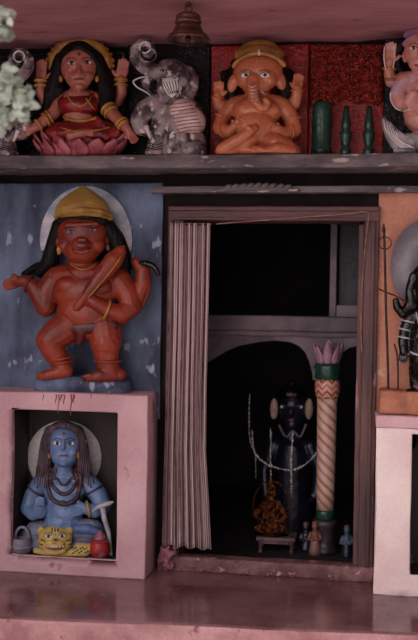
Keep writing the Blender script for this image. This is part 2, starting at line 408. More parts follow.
# ceiling, slightly wavy plaster
g = Geo(); nx, ny = 60, 24
for i in range(nx+1):
    for j in range(ny+1):
        x = XL-.1+(XR-XL+.2)*i/nx; y = -1.5+3.2*j/ny
        g.V.append(Vector((x, y, ZC+.008*noise.noise(Vector((x*5, y*5, 0)))+(-.006*(abs(noise.noise(Vector((x*30, 0, 5)))))))))
g.F = [[i*(ny+1)+j, (i+1)*(ny+1)+j, (i+1)*(ny+1)+j+1, i*(ny+1)+j+1] for i in range(nx) for j in range(ny)]
n = len(g.V); g.V += [v+Vector((0, 0, .09)) for v in g.V]; g.F += [[q+n for q in f][::-1] for f in g.F]
ring = [i*(ny+1) for i in range(nx+1)]+[nx*(ny+1)+j for j in range(1, ny+1)]+[i*(ny+1)+ny for i in range(nx-1, -1, -1)]+[j for j in range(ny-1, 0, -1)]
g.F += [[ring[q], ring[(q+1) % len(ring)], ring[(q+1) % len(ring)]+n, ring[q]+n] for q in range(len(ring))]
struct(g.build('ceiling', M['ceiling'], smooth=True))

# painted wall surfaces
def slab(name, x0, x1, z0, z1, y0, y1, m, jit=.002): return struct(box(name, (x0, y0, z0), (x1, y1, z1), m, bev=.003, jit=jit))
zb = P(75, 393, BF).z
slab('wall_panel_blue', XL, P(161.5, 300, -.012).x, zb-.1, ZL-LT-.03, -.012, -.0005, M['blue'])
slab('wall_panel_orange', P(377, 300, -.012).x, XR, P(400, 420, BF).z-.1, P(400, 192, -.012).z, -.012, -.0005, M['orange_wall'])
slab('wall_panel_black', P(127, 100, -.02).x, P(209.5, 100, -.02).x, ZL, P(165, 44, -.02).z, -.02, -.001, M['darkpanel'])
slab('wall_panel_red', P(210.5, 100, -.02).x, P(308, 100, -.02).x, ZL, P(260, 45, -.02).z, -.02, -.001, M['redpanel'])
slab('wall_panel_dark_left', XL, P(126, 100, -.014).x, ZL, P(60, 53, -.014).z, -.014, -.001, M['darkpanel'])
slab('wall_panel_dark_right', P(384, 100, -.014).x, XR, ZL, P(400, 38, -.014).z, -.014, -.001, M['darkpanel'])
# stone ledge
lg = struct(box('trim_1', (XL, -.18, ZL-LT), (XR, .0, ZL), M['stone'], bev=.006, jit=.0035))
# lintel beam below the ledge
zt = P(280, 186, -.06).z
struct(box('trim_2', (P(150, 190, -.06).x, -.06, zt-.022), (XR, -.001, zt), M['stone'], bev=.003, jit=.002))
# carved rope on the lintel
g = Geo()
x0, x1 = P(224, 192, -.07).x, P(291, 192, -.07).x; n = 9
for i in range(n):
    t = (i+.5)/n; x = x0+(x1-x0)*t; g.ell(Vector((x, -.066, zt-.006+.007*math.sin(math.pi*t))), ((x1-x0)/n*.62, .012, .009), Matrix.Rotation(R(-24), 3, 'Y'))
g.sweep([Vector((x0-.03+(x1-x0+.06)*i/20, -.062, zt-.016+.008*math.sin(math.pi*i/20))) for i in range(21)], .007)
struct(g.build('trim_3', M['stone']))

# niche blocks
def niche_block(name, X0, X1, z1, n0, n1, nz0, nz1, m, top=None):
    g = Geo(); y0, y1 = BF, -.0005
    def rr(x0, x1, z0, z1, nseg=5, r=.004):
        return [Vector((x0, 0, z0)), Vector((x1, 0, z0)), Vector((x1, 0, z1)), Vector((x0, 0, z1))]
    O = rr(X0, X1, 0, z1); I = rr(n0, n1, nz0, nz1); yb = -.014
    at = lambda L, y: [Vector((v.x, y, v.z)) for v in L]
    V = at(O, y0)+at(I, y0)+at(I, yb)+at(O, y1); g.V = V
    for k in range(4):
        j = (k+1) % 4
        g.F += [[k, j, 4+j, 4+k], [4+k, 4+j, 8+j, 8+k], [k, 12+k, 12+j, j]]
    g.F += [[8, 9, 10, 11], [12, 15, 14, 13]]
    me = g.mesh(name); bm = bmesh.new(); bm.from_mesh(me)
    for ax, lo, hi, st in ((0, X0, X1, .03), (2, 0, z1, .03)):
        c = lo+st
        while c < hi-.01:
            co = [0, 0, 0]; co[ax] = c; no = [0, 0, 0]; no[ax] = 1
            bmesh.ops.bisect_plane(bm, geom=bm.verts[:]+bm.edges[:]+bm.faces[:], plane_co=co, plane_no=no); c += st
    ed = [e for e in bm.edges if len(e.link_faces) == 2 and e.calc_face_angle() > 1.0]
    bmesh.ops.bevel(bm, geom=ed, offset=.006, segments=3, affect='EDGES', profile=.55)
    for v in bm.verts:
        if v.co.y < -.03: v.co += noise.noise_vector(v.co*7+Vector((X0, 0, 0)))*.004
        if v.co.z < .004: v.co.z = 0
    bm.to_mesh(me); bm.free()
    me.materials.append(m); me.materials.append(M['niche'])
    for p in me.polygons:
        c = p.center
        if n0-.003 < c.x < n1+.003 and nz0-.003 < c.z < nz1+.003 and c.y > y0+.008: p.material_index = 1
    o = link(name, me, None, smooth=True); return o
LBX = P(147, 480, BF).x
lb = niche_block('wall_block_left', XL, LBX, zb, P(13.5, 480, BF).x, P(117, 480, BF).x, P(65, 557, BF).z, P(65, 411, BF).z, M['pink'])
lb['kind'] = 'structure'
RBX = P(375.5, 500, BF).x; zr = P(400, 416, BF).z
rb = niche_block('wall_block_right', RBX, XR, zr-.04, P(411, 500, BF).x, P(411, 500, BF).x+.36, P(411, 575, BF).z, P(411, 434, BF).z, M['cream'])
rb['kind'] = 'structure'
struct(box('trim_4', (RBX-.004, BF-.006, zr-.04), (XR, -.0005, zr), M['pink'], bev=.005, jit=.002))
# red paint drips on the top edge of the left block
NX0, NX1, NZ0, NZ1 = P(13.5, 480, BF).x, P(117, 480, BF).x, P(65, 557, BF).z, P(65, 411, BF).z
drip = mat('red_paint_drip', (158, 78, 88), (140, 62, 72), .6, 20, .1)
g = Geo()
for px, ln, r in ((43, 7, .6), (56, 9, .9), (58.5, 19, .8), (61, 6, 1.1), (64, 10, .9), (71, 21, .9), (73.5, 8, 1.2), (91, 5, .6)):
    q = [P(px+.6*math.sin(i), 396+ln*i/6-1.5, BF-.0005) for i in range(7)]
    g.sweep(q, [r*.0035*(1-.08*i) for i in range(7)], 8)
tag(g.build('paint_drips', drip), 'red paint drips running down the pink block above its niche', 'paint', kind='stuff')

# ------------------------------------------------------------ door frame
dr = bpy.data.objects.new('door_frame', None); C.objects.link(dr); dr.location = ((FD0+FD1)/2, -.01, 0)
dr.name = 'door_1'; dr['kind'] = 'structure'
jw = .058
def dbox(name, lo, hi, m, bev=.004, jit=.0018): return box(name, lo, hi, m, dr, bev, jit, off=dr.location)
xj1 = P(355.5, 400, -.03).x
dbox('jamb', (FD0, -.03, .0), (FD0+jw, .10, FZ1-.05), M['wood'])
dbox('jamb', (P(361, 400, -.03).x, -.03, .0), (FD1, .10, FZ1-.05), M['wood'])
dbox('jamb_stop', (xj1, .0, .0), (P(361, 400, -.03).x+.004, .09, FZ1-.06), M['wood'])
dbox('head', (FD0, -.032, FZ1-.052), (FD1+.002, .10, FZ1), M['woodh'])
dbox('head_moulding', (FD0+.004, -.042, FZ1-.018), (FD1, -.028, FZ1-.002), M['woodh'])
dbox('jamb_moulding', (P(368.5, 400, -.03).x, -.038, .05), (P(372, 400, -.03).x, -.028, FZ1-.05), M['wood'], .002)
dbox('jamb_moulding', (FD0+.01, -.037, .05), (FD0+.02, -.028, FZ1-.05), M['wood'], .002)
dbox('head_moulding', (FD0+jw*.5, -.04, FZ1-.05), (FD1-.05, -.03, FZ1-.042), M['woodh'], .002)
sl = dbox('sill', (FD0-.02, -.035, .0), (FD1+.004, .035, P(280, 562.5, -.03).z), mat('pink_cement_sill', (136, 96, 98), (96, 60, 62), .7, 16, .8, 60, c3=(190, 140, 146), t3=.62, s3=30), .006, .004)
# crumbled plaster by the left foot of the frame
F_ = Geo(); 
for i in range(26):
    q = P(160+random.random()*16, 546+random.random()*22, -.045); q.z = max(q.z, .006)
    F_.ell(q, (.006+random.random()*.008, .014, .006+random.random()*.007), lo=True)
me = remesh(F_.mesh('t'), .003, 2); rbm = link('plaster_rubble', me, M['rubble'], None, True); recenter(rbm)
tag(rbm, 'lump of crumbling pink plaster at the foot of the left door jamb', 'plaster')
# cord strung along the door head and down the right jamb
g = Geo()
pts = [P(216, 224, -.046), P(240, 222, -.05), P(300, 217.5, -.05), P(345, 214, -.05), P(367, 212, -.048), P(368, 222, -.04), P(365, 250, -.036), P(362, 290, -.036), P(361, 330, -.036), P(362, 352, -.036)]
g.sweep(catmull(pts, 6), .0022, 8)
tag(recenter(g.build('cord', M['rope'])), 'thin tan cord strung along the door head and down the right jamb', 'cord')

# ------------------------------------------------------------ curtain
cur = bpy.data.objects.new('curtain', None); C.objects.link(cur); ct = P(190, 224, -.05); cb = P(188, 547, -.05)
cur.location = (ct.x, -.05, cb.z)
tag(cur, 'striped pinkish grey curtain gathered at the left side of the doorway', 'curtain')
nu, nv = 150, 60; V = []; UV = []
xl = [(0, 169.5), (.3, 168), (.6, 165.5), (.8, 163.5), (1, 162)]; xr = [(0, 210), (.25, 208.5), (.5, 206.5), (.7, 206), (.85, 209), (1, 211.5)]
def lerp(T, t):
    for (a0, b0), (a1, b1) in zip(T, T[1:]):
        if t <= a1: return b0+(b1-b0)*(t-a0)/(a1-a0)
    return T[-1][1]
for j in range(nv+1):
    t = j/nv; L0, R0 = lerp(xl, t), lerp(xr, t)
    for i in range(nu+1):
        u = i/nu; px = L0+(R0-L0)*(u+.010*math.sin(u*40+t*3)); py = 223+(545+5*u+1.2*math.sin(u*25)-223)*t
        d = .014*math.sin(u*2*math.pi*6.5+.8*math.sin(t*3+u*5))*(.55+.5*t)+.005*math.sin(u*2*math.pi*15+2*t)+.006*math.sin(t*5+u*9)*t
        if .62 < u < .95 and t > .45: d -= .014*math.sin(math.pi*(u-.62)/.33)*min(1, (t-.45)*3)
        V.append(P(px, py, -.058-d)-cur.location); UV.append((u, t))
F = [[j*(nu+1)+i, j*(nu+1)+i+1, (j+1)*(nu+1)+i+1, (j+1)*(nu+1)+i] for j in range(nv) for i in range(nu)]
me = mesh('cloth', V, F); uvl = me.uv_layers.new(name='UVMap')
for lp in me.loops: uvl.data[lp.index].uv = UV[lp.vertex_index]
o = link('cloth', me, M['curtain'], cur, True); md = o.modifiers.new('t', 'SOLIDIFY'); md.thickness = .0016
g = Geo(); g.sweep([P(168+i*45/10, 224.5, -.058)-cur.location for i in range(11)], .003, 8); g.build('curtain_rod', M['iron'], cur)
for i in range(7):
    g = Geo(); c = P(171+i*6.2, 224.5, -.058)-cur.location
    g.sweep([c+Vector((0, .006*math.cos(t*.6283), .006*math.sin(t*.6283))) for t in range(10)], .0011, 6, True); g.build('curtain_ring', M['brass'], cur)

# ------------------------------------------------------------ inside the shrine
fz = .010
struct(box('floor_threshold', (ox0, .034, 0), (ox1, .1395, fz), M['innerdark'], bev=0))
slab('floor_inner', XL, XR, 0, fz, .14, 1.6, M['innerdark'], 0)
YB = .42                                     # arcade plane
def pv(px, py, y=YB): return P(px, py, y)
# beam and scalloped arcade
g = Geo()
arch = [(188, 372), (196, 368), (206, 363), (216, 357), (226, 351), (236, 347), (248, 344), (262, 341.5), (276, 340.5), (290, 342), (299, 346), (305, 352), (309, 361), (312, 372), (313, 380)]
arch2 = [(333, 380), (334, 372), (337, 361), (342, 353), (350, 347.5), (362, 345), (380, 346), (400, 352), (410, 370)]
# split into vertical strips so the outline stays clean
def strip(seq):
    for (xa, ya), (xb, yb) in zip(seq, seq[1:]):
        q = [(xa, ya), (xb, yb), (xb, 330), (xa, 330)]
        g.prism([pv(x, y, YB) for x, y in q], [Vector((pv(x, y, YB).x, YB+.09, pv(x, y, YB).z)) for x, y in q])
strip(arch); strip([(313, 380), (333, 380)]); strip(arch2)
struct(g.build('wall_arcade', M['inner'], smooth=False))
lo = pv(190, 333, YB-.04); hi = pv(420, 318, YB-.04)
struct(box('trim_5', (lo.x, YB-.04, pv(280, 331, YB-.04).z), (hi.x, YB+.10, pv(280, 316, YB-.04).z), M['inner'], bev=.006, jit=.002))
struct(box('trim_6', (lo.x, YB-.02, pv(280, 336, YB-.02).z), (hi.x, YB+.08, pv(280, 331, YB-.04).z), M['inner'], bev=.003, jit=.002))
# grey post and board above the beam
zbm = pv(280, 316, YB-.04).z
struct(box('trim_7', (pv(330, 270).x, YB, zbm), (pv(336.5, 270).x, YB+.05, pv(330, 226).z+.1), M['inner'], bev=.003))
wb = slab('wall_panel_inner', pv(339, 270, YB+.05).x, pv(400, 270).x, zbm, pv(330, 200).z, YB+.055, YB+.08, mat('dusky_blue_board', (50, 42, 56), (34, 28, 38), .5, 10, .2), 0)
struct(box('trim_8', (pv(336.5, 306).x, YB, zbm), (pv(400, 306).x, YB+.06, pv(340, 305).z), M['inner'], bev=.003))
# painted column
YC = .30
cc = P(324.5, 552, YC); cbx = Vector((cc.x, YC, fz))
col = bpy.data.objects.new('column', None); C.objects.link(col); col.location = cbx
tag(col, 'painted cream and red spiral column with a mauve lotus capital inside the doorway', 'column')
ks = (P(325, 450, YC)-P(324, 450, YC)).length
zz = lambda py: P(324.5, py, YC).z-fz
def lat(name, prof, m, flute=0, nf=8, uv=False, par=col, n=40):
    g = Geo(); g.lathe([(r*ks, z) for r, z in prof], n=n, flute=flute, nf=nf); me = g.mesh(name)
    if uv:
        ul = me.uv_layers.new(name='UVMap'); z0, z1 = prof[0][1], prof[-1][1]
        for p in me.polygons:
            an = [math.atan2(me.vertices[me.loops[l].vertex_index].co.y, me.vertices[me.loops[l].vertex_index].co.x)/(2*math.pi) for l in p.loop_indices]
            if max(an)-min(an) > .5: an = [a_+1 if a_ < 0 else a_ for a_ in an]
            for l, a_ in zip(p.loop_indices, an): ul.data[l].uv = (a_, (me.vertices[me.loops[l].vertex_index].co.z-z0)/(z1-z0))
    return link(name, me, m, par, True)
zp = zz(519)
dkw = mat('dark_painted_wood', (62, 50, 56), (36, 28, 34), .45, 12, .3)
lat('base', [(13, 0), (13, 5*ks), (11, 6*ks), (10, 12*ks), (10, zp-8*ks), (12, zp-6*ks), (12, zp-.001), (8, zp)], dkw)
lat('lower_band', [(8, zp), (9.5, zp+2*ks), (9.5, zz(511)), (9, zz(509))], M['green'])
lat('shaft', [(8.8, zz(509)), (9, zz(490)), (9.6, zz(450)), (10, zz(405)), (10.4, zz(398))], M['spiral'], uv=True)
lat('zigzag_band', [(10.4, zz(398)), (12, zz(395)), (12.6, zz(388)), (12.4, zz(381)), (11, zz(379))], M['zigzag'], uv=True)
lat('green_band', [(11, zz(379)), (12.5, zz(378)), (12, zz(372)), (13.5, zz(367)), (12.5, zz(364)), (9, zz(362))], M['green'], flute=.03, nf=24)
def petal(base, tip, wd, out, thick=1.4, k=.0035, ctr=None):
    """pointed cupped petal from base to tip"""
    g = Geo(); ax = tip-base; L = ax.length; ax.normalize(); sd = ax.cross(out).normalized(); nu, nv = 12, 8
    for side in (0, 1):
        for i in range(nu+1):
            t = i/nu; wv = wd*(math.sin(math.pi*min(1, (t*.93+.07))**.85)**.75 if t < 1 else 0)*(1 if t < .99 else .02)
            for j in range(nv+1):
                q = j/nv*2-1
                g.V.append(base+ax*(L*t)+sd*(wv*q)+out*((wd*.5*(1-q*q)*math.sin(math.pi*min(1, t*.9+.1))+wd*.25*t*t)-(side*thick*k)))
    n = (nu+1)*(nv+1)
    for i in range(nu):
        for j in range(nv):
            a_ = i*(nv+1)+j; g.F += [[a_, a_+1, a_+nv+2, a_+nv+1], [n+a_, n+a_+nv+1, n+a_+nv+2, n+a_+1]]
    rg = [j for j in range(nv+1)]+[i*(nv+1)+nv for i in range(1, nu+1)]+[nu*(nv+1)+j for j in range(nv-1, -1, -1)]+[i*(nv+1) for i in range(nu-1, 0, -1)]
    g.F += [[rg[q], rg[(q+1) % len(rg)], n+rg[(q+1) % len(rg)], n+rg[q]] for q in range(len(rg))]
    return g
lat('capital_core', [(9, zz(364)), (10, zz(358)), (7, zz(350)), (2, zz(346))], M['mauve'])
for k_ in range(8):
    an = -math.pi/2+k_*math.pi/4; o_ = Vector((math.cos(an), math.sin(an), 0))
    petal(o_*9.5*ks+Vector((0, 0, zz(364))), o_*14.5*ks+Vector((0, 0, zz(340 if k_ % 2 == 0 else 345))), 4.6*ks, (o_+Vector((0, 0, .1))).normalized()).build('petal', M['mauve'], col)

# garlanded dark deity inside
I = Fig('garlanded_deity_statue', 'dark blue garlanded deity with beige ears standing in the shadows behind the column', 'statue', .62, (292, 530), z=fz)
zlow = 530
I.sculpt('body', M['idol'], [('e', (292, 409, 0), (13, 17, 11)), ('e', (292, 424, 3), (8, 7, 8)), ('e', (291, 412, 10), (2.4, 5, 4)), ('c', [(292, 425, 0, 7), (292, 440, 0, 9), (292, 452, 0, 16), (292, 490, 0, 18), (292, 540, 0, 22), (292, 575, 0, 22)]),
    ('c', [(274, 446, 0, 8), (264, 470, 2, 6), (266, 495, 10, 5)]), ('c', [(310, 446, 0, 8), (320, 470, 2, 6), (316, 495, 10, 5)]), ('h', (266, 495, 10), (.6, .6, .7), (1, -1, 0), 12), ('h', (316, 495, 10), (-.6, .6, .7), (-1, -1, 0), 12)], vox=.005)
for sx in (-1, 1): I.sculpt('ear', mat('beige_ear_paint', (196, 168, 152), (160, 130, 116)), [('e', (291.5+sx*17.5, 409, 0), (4.2, 11, 3))], vox=.004)
I.eyes([(284, 407), (299, 407)], 3.6, 1.9, 'black', 4.5)
I.line('collar', M['greyp'], [(279, 425), (286, 437), (293, 431), (300, 437), (306, 424)], 1.1)
I.line('forehead_mark', M['lips'], [(292, 395), (292, 402)], 1.0)
I.dot('lips', M['lips'], 291, 420, 3.4, 1.2)
I.sculpt('crown', M['black'], [('e', (292, 394, -2), (14, 8, 11)), ('c', [(292, 391, -2, 8), (292, 385, -2, 5)])], vox=.004)
def garland(name, label, pts, Y, r, gap=1.0, hideprob=.1):
    g = Geo(); Q = catmull([P(x, y, Y) for x, y in pts], 14); acc = 0; last = Q[0]
    g.sweep(Q, r*.25, 5)
    for p in Q:
        if (p-last).length >= r*2*gap: 
            last = p
            if random.random() > hideprob: g.ell(p+Vector((random.uniform(-1, 1), 0, random.uniform(-1, 1)))*r*.3, (r*random.uniform(.5, 1), r*.8, r*random.uniform(.8, 1.3)), lo=True)
    return tag(recenter(g.build(name, M['beads'])), label, 'garland', 'white bead garlands on the dark deity')
garland('bead_garland', 'white bead string hanging straight below the left ear of the dark deity', [(270.5, 428), (270.8, 440), (270.5, 460), (271, 483)], .55, .0048)
garland('bead_garland', 'white bead string hanging from the chin of the dark deity', [(293, 432), (292, 445), (291, 462), (291.5, 480), (291, 499)], .55, .005, .9)
garland('bead_garland', 'white bead garland sagging in a wide curve across the dark deity', [(252, 430), (254, 450), (262, 461), (274, 467), (290, 470), (303, 466), (313, 457), (321, 446)], .535, .0052)
garland('bead_garland', 'sparse white bead string hanging far left of the dark deity', [(250, 394), (249, 415), (250, 440), (255, 455), (256, 478)], .55, .0038, 1.9, .3)

# small table and brass idol
TY = .24
t0 = P(276, 556, TY); tb = bpy.data.objects.new('offering_table', None); C.objects.link(tb); tb.location = (t0.x, TY+.05, fz)
tag(tb, 'low dark wooden offering table just behind the sill', 'table')
xa, xb = P(256, 540, TY).x-t0.x, P(295, 540, TY).x-t0.x; zt1 = P(276, 538, TY).z-fz; wd = mat('worn_table_wood', (120, 92, 94), (70, 48, 52), .5, 14, .3)
box('table_top', (xa, -.05, zt1-.014), (xb, .07, zt1), wd, tb, .002, .001)
box('apron', (xa+.008, -.042, zt1-.026), (xb-.008, -.034, zt1-.013), wd, tb, .001)
for x in (xa+.008, xb-.022):
    for y in (-.044, .05):
        g = Geo(); g.lathe([(.008, 0), (.009, .006), (.006, .014), (.006, zt1-.03), (.009, zt1-.02), (.009, zt1-.012)], Vector((x+.008, y+.006, 0)), 12); g.build('leg', wd, tb)
zi = fz+zt1
B = Fig('brass_idol', 'small glittering brass idol dressed with tinsel on the low table', 'statue', TY+.05, (272, 538), z=zi)
B.sculpt('body', M['idolbrass'], [('e', (271, 492, 0), (5, 6, 5)), ('c', [(271, 497, 0, 3), (271, 506, 0, 8), (271, 520, 0, 10)]), ('e', (271, 528, 0), (17, 7, 10)), ('c', [(264, 504, 0, 3.4), (255, 515, 3, 2.8), (262, 522, 8, 2.4)]), ('c', [(278, 504, 0, 3.4), (287, 515, 3, 2.8), (280, 522, 8, 2.4)]), ('e', (271, 538, 0), (18, 4, 10))], vox=.0024, it=2)
B.sculpt('crown', M['idolbrass'], [('c', [(271, 489, 0, 5), (271, 483, 0, 3), (271, 478, 0, 1.2)])], vox=.002, it=1)
g = Geo()
for i in range(90):
    an = random.uniform(0, 2*math.pi); rr = random.uniform(.4, 1); x = 271+17*rr*math.cos(an); y = 507+24*rr*math.sin(an)
    g.ell(B.w(x, y, random.uniform(4, 11)), (.0032*random.uniform(.4, 1), .001, .003*random.uniform(.4, 1)), Matrix.Rotation(random.uniform(0, 3), 3, 'X'), lo=True)
g.sweep([B.w(271+18*math.cos(t*.2244), 506+25*math.sin(t*.2244), -3) for t in range(28)], .003, 6, True)
tn = g.build('tinsel', M['idolbrass'], B.root, smooth=False); tn['kind'] = 'stuff'
M['fig_orange'] = mat('dull_orange_figurine_paint', (120, 72, 54), (80, 46, 36)); M['fig_robe'] = mat('dull_rose_figurine_paint', (140, 104, 98), (96, 66, 62)); M['fig_blue'] = mat('dull_blue_figurine_paint', (70, 84, 104), (44, 54, 70))
M['fig_cap'] = mat('dull_ochre_figurine_paint', (96, 72, 44), (66, 48, 30))
# little painted figures near the column foot
for nm, lab, px, py, m1, m2, h in (('figurine', 'small blue figurine standing left of the column foot', 306, 549, 'idol', 'idol', 26), ('figurine', 'small orange-robed figurine between the blue one and the column foot', 315, 552, 'fig_orange', 'fig_robe', 30), ('figurine', 'small blue-grey figurine right of the column foot', 347, 556, 'fig_blue', 'idol', 30)):
    Yf = .26 if h == 30 else .31
    G = Fig(nm, lab, 'figurine', Yf, (px, py), z=fz, group=None)
    zt_ = py-h
    G.sculpt('body', M[m1], [('e', (px, zt_+4, 0), (3.4, 4, 3.4)), ('c', [(px, zt_+7, 0, 2), (px, zt_+12, 0, 4.6), (px, zt_+19, 0, 4)]), ('c', [(px-4, zt_+11, 0, 2), (px-6.5, zt_+17, 2, 1.7), (px-2, zt_+18, 5, 1.5)]), ('c', [(px+4, zt_+11, 0, 2), (px+6.5, zt_+17, 2, 1.7), (px+2, zt_+18, 5, 1.5)])], vox=.0024, it=2)
    G.sculpt('robe', M[m2], [('c', [(px, zt_+18, 0, 4.6), (px, py, 0, 6.5)])], vox=.0026, it=2)
    G.sculpt('cap', M['fig_cap'], [('e', (px, zt_+1.2, -.3), (3.2, 2.6, 3.2))], vox=.002, it=1)

# ------------------------------------------------------------ hanging bell
YBL = -.50
bc = P(188, 40.5, YBL); bell = bpy.data.objects.new('hanging_bell', None); C.objects.link(bell); bell.location = bc
tag(bell, 'tarnished brass temple bell hanging on a chain from the pink ceiling', 'bell')
kb = (P(189, 40, YBL)-P(188, 40, YBL)).length
g = Geo(); pr_o = [(21.5, 0), (21.8, 1), (20.6, 2.6), (17, 6), (14, 10), (12.6, 13), (12, 15), (10, 16)]; pr_i = [(9, 14), (11.5, 11), (13, 8), (17, 3.4), (19.6, 0)]
g.lathe([(r*kb*.98, z*kb) for r, z in pr_i][::-1][0:0] or [(19.4*kb, .3*kb)]+[(r*kb, z*kb) for r, z in pr_o]+[(1*kb, 16.4*kb), (1*kb, 14*kb)]+[(r*kb, z*kb) for r, z in pr_i], n=48, close=False)
g.F += [[(len([0]+pr_o+[0, 0]+pr_i)-1)*48+k_ for k_ in range(48)][k_:k_+1]+[] for k_ in range(0)]
n_ = 48; last = (1+len(pr_o)+2+len(pr_i)-1)*n_
for k_ in range(n_): g.F.append([last+k_, last+(k_+1) % n_, (k_+1) % n_, k_])
g.build('bell_body', M['brass'], bell)
g = Geo(); g.lathe([(r*kb, z*kb) for r, z in [(11, 15.5), (13, 16.5), (13, 19), (11.8, 20), (12.4, 22), (11.6, 24.5), (8.5, 26.5), (4, 27.2), (2.6, 27.6), (2.4, 28.5)]], n=36); g.build('shoulder', M['brass'], bell)
for z_, r_ in ((4.5, 18.6), (11.5, 13.5)):
    g = Geo(); g.sweep([Vector((r_*kb*math.cos(t*.157), r_*kb*math.sin(t*.157), z_*kb)) for t in range(40)], .6*kb, 6, True); g.build('rim_band', M['brass'], bell)
g = Geo(); g.sweep([Vector((0, 0, 15*kb)), Vector((0, 0, 2*kb))], 1*kb, 8); g.ell(Vector((0, 0, 1.5*kb)), (3*kb, 3*kb, 3.4*kb)); g.build('clapper', M['iron'], bell)
zz_ = 27.5*kb; i_ = 0; ztop = ZC-bc.z
while zz_ < ztop-.002:
    g = Geo(); lx, lz = 3.2*kb, 4.6*kb; cz = zz_+lz*.8
    g.sweep([Vector(((lx*math.cos(t*.449) if i_ % 2 == 0 else 0), (0 if i_ % 2 == 0 else lx*math.cos(t*.449)), cz+lz*math.sin(t*.449))) for t in range(14)], 1.1*kb, 7, True)
    g.build('chain_link', M['brass'], bell); zz_ += lz*1.45; i_ += 1

# ------------------------------------------------------------ goddess on a lotus
LW = -.0215
G = Fig('seated_goddess_statue', 'four-armed goddess in a red sari with golden halo seated on a pink lotus', 'statue', -.095, (80, 154), z=ZL, wall=LW+.005)
G.sculpt('body', M['skin_l'], [
    ('e', (79, 67, 8), (17.5, 19, 13)), ('e', (79, 78, 11), (13, 10.5, 11)), ('c', [(79, 64, 19, 2), (79, 72, 22, 2.4)]), ('e', (79, 86.5, 17), (5, 3.4, 4)),
    ('e', (70, 76, 13), (6, 5, 6)), ('e', (88, 76, 13), (6, 5, 6)),
    ('e', (61.5, 71, 3), (3, 6.5, 3)), ('e', (96.5, 69, 3), (3, 6.5, 3)),
    ('c', [(79, 86, 2, 9), (79, 95, 0, 9)]), ('c', [(62, 102, 0, 9), (79, 99, 0, 11), (97, 101, 0, 9)]), ('c', [(79, 104, 2, 17), (79, 118, 3, 15)]), ('e', (79, 119, 8), (15, 8, 9)),
    ('c', [(62, 101, 2, 7), (55, 112, 6, 6.5), (47, 119, 10, 6), (36, 127, 16, 4.6), (31, 130, 17, 3.6)]), ('h', (32, 129.5, 17), (-1, .45, .2), (-.2, -1, .3), 13, .25, .1, 5),
    ('c', [(98, 101, 2, 7), (109, 110, 6, 6.5), (117, 118, 10, 5.8), (127, 129, 15, 4.6), (130, 133, 16, 3.8)]), ('h', (129, 131, 16), (.55, 1, .2), (-1, .2, .3), 14, .25, .1, 5),
    ('c', [(58, 100, -6, 6), (46, 101, -2, 5.5), (41, 92, 2, 5), (41, 80, 4, 4.4)]), ('h', (41, 81, 4), (.05, -1, .1), (1, 0, .2), 22, .18, .08, 6),
    ('c', [(102, 100, -8, 6), (117, 102, -8, 5.5), (122, 92, -4, 5.4), (121, 79, -1, 4.6)]), ('h', (121, 80, -1), (.15, -1, .1), (-1, 0, .2), 22, .18, .08, 6.5)], vox=.0026, it=4)
G.sculpt('hair', M['hair'], [('e', (79, 63, 0), (22, 22, 13)), ('c', [(62, 60, 2, 8), (57, 78, 1, 9), (52, 96, 0, 9), (49, 110, -3, 7), (46, 118, -6, 6)]), ('c', [(97, 60, 2, 8), (104, 78, 1, 9), (107, 95, 2, 9), (104, 106, 5, 7)]), ('c', [(60, 90, 2, 7), (59, 106, 3, 5)]),
    ('c', [(56, 70, -8, 10), (50, 96, -10, 10), (48, 116, -10, 10)]), ('c', [(108, 75, -8, 10), (112, 98, -8, 9)]), ('c', [(66, 52, 11, 4), (79, 47, 13, 4), (92, 52, 11, 4)]), ('c', [(79, 47, 14, 3), (68, 53, 14, 3), (63, 62, 9, 3)]), ('c', [(79, 47, 14, 3), (91, 53, 14, 3), (96, 62, 9, 3)])], it=3)
# golden halo-crown
G.sculpt('halo_crown', M['gold'], [('c', [(51, 68, -1, 4.2), (54, 57, -1, 5), (61, 48, -1, 5.4), (70, 44.5, -1, 5.6), (80, 43.5, -1, 5.6), (90, 44.5, -1, 5.6), (99, 48, -1, 5.4), (106, 57, -1, 5), (108, 67, -1, 4.2)])]+[('e', (80+33*math.cos(R(a_)), 66-28*math.sin(R(a_)), -3), (2.4, 2.4, 3)) for a_ in range(0, 181, 12)], it=2)
G.sculpt('blouse', M['redcloth'], [('e', (79, 107, 5), (21, 12, 17)), ('c', [(64, 103, 6, 7), (71, 107, 11, 7.5), (79, 106, 11, 6), (88, 107, 11, 7.5), (95, 103, 6, 6)]), ('c', [(66, 97, 6, 4), (79, 102, 11, 5), (92, 97, 6, 4)])], it=3)
G.sculpt('sari', M['redcloth'], [('e', (84, 130, 4), (38, 11, 16)), ('e', (58, 134, 12), (14, 8, 9)), ('e', (108, 134, 12), (14, 8, 9)), ('c', [(60, 134, 18, 6), (84, 131, 22, 6.5), (106, 136, 18, 6)]), ('c', [(96, 118, 13, 3), (104, 126, 17, 3), (112, 134, 18, 2.5)])], it=3)
G.sculpt('foot', M['skin_l'], [('c', [(70, 136, 26, 4), (82, 133, 28, 4.4), (90, 132, 27, 3)])]+[('c', [(89, 130.5+i*1.6, 28, 1.3), (93, 130.3+i*1.7, 27.5, 1.1)]) for i in range(4)], it=2)
for x_, y_, z0_, z1_ in ():
    g = Geo(); g.sweep([G.w(x_+5.4*math.cos(t*.3927), y_+.8*math.sin(t*.3927), -2+5.6*math.sin(t*.3927)) for t in range(16)], .0042, 8, True); g.build('bangle', M['gold'], G.root)
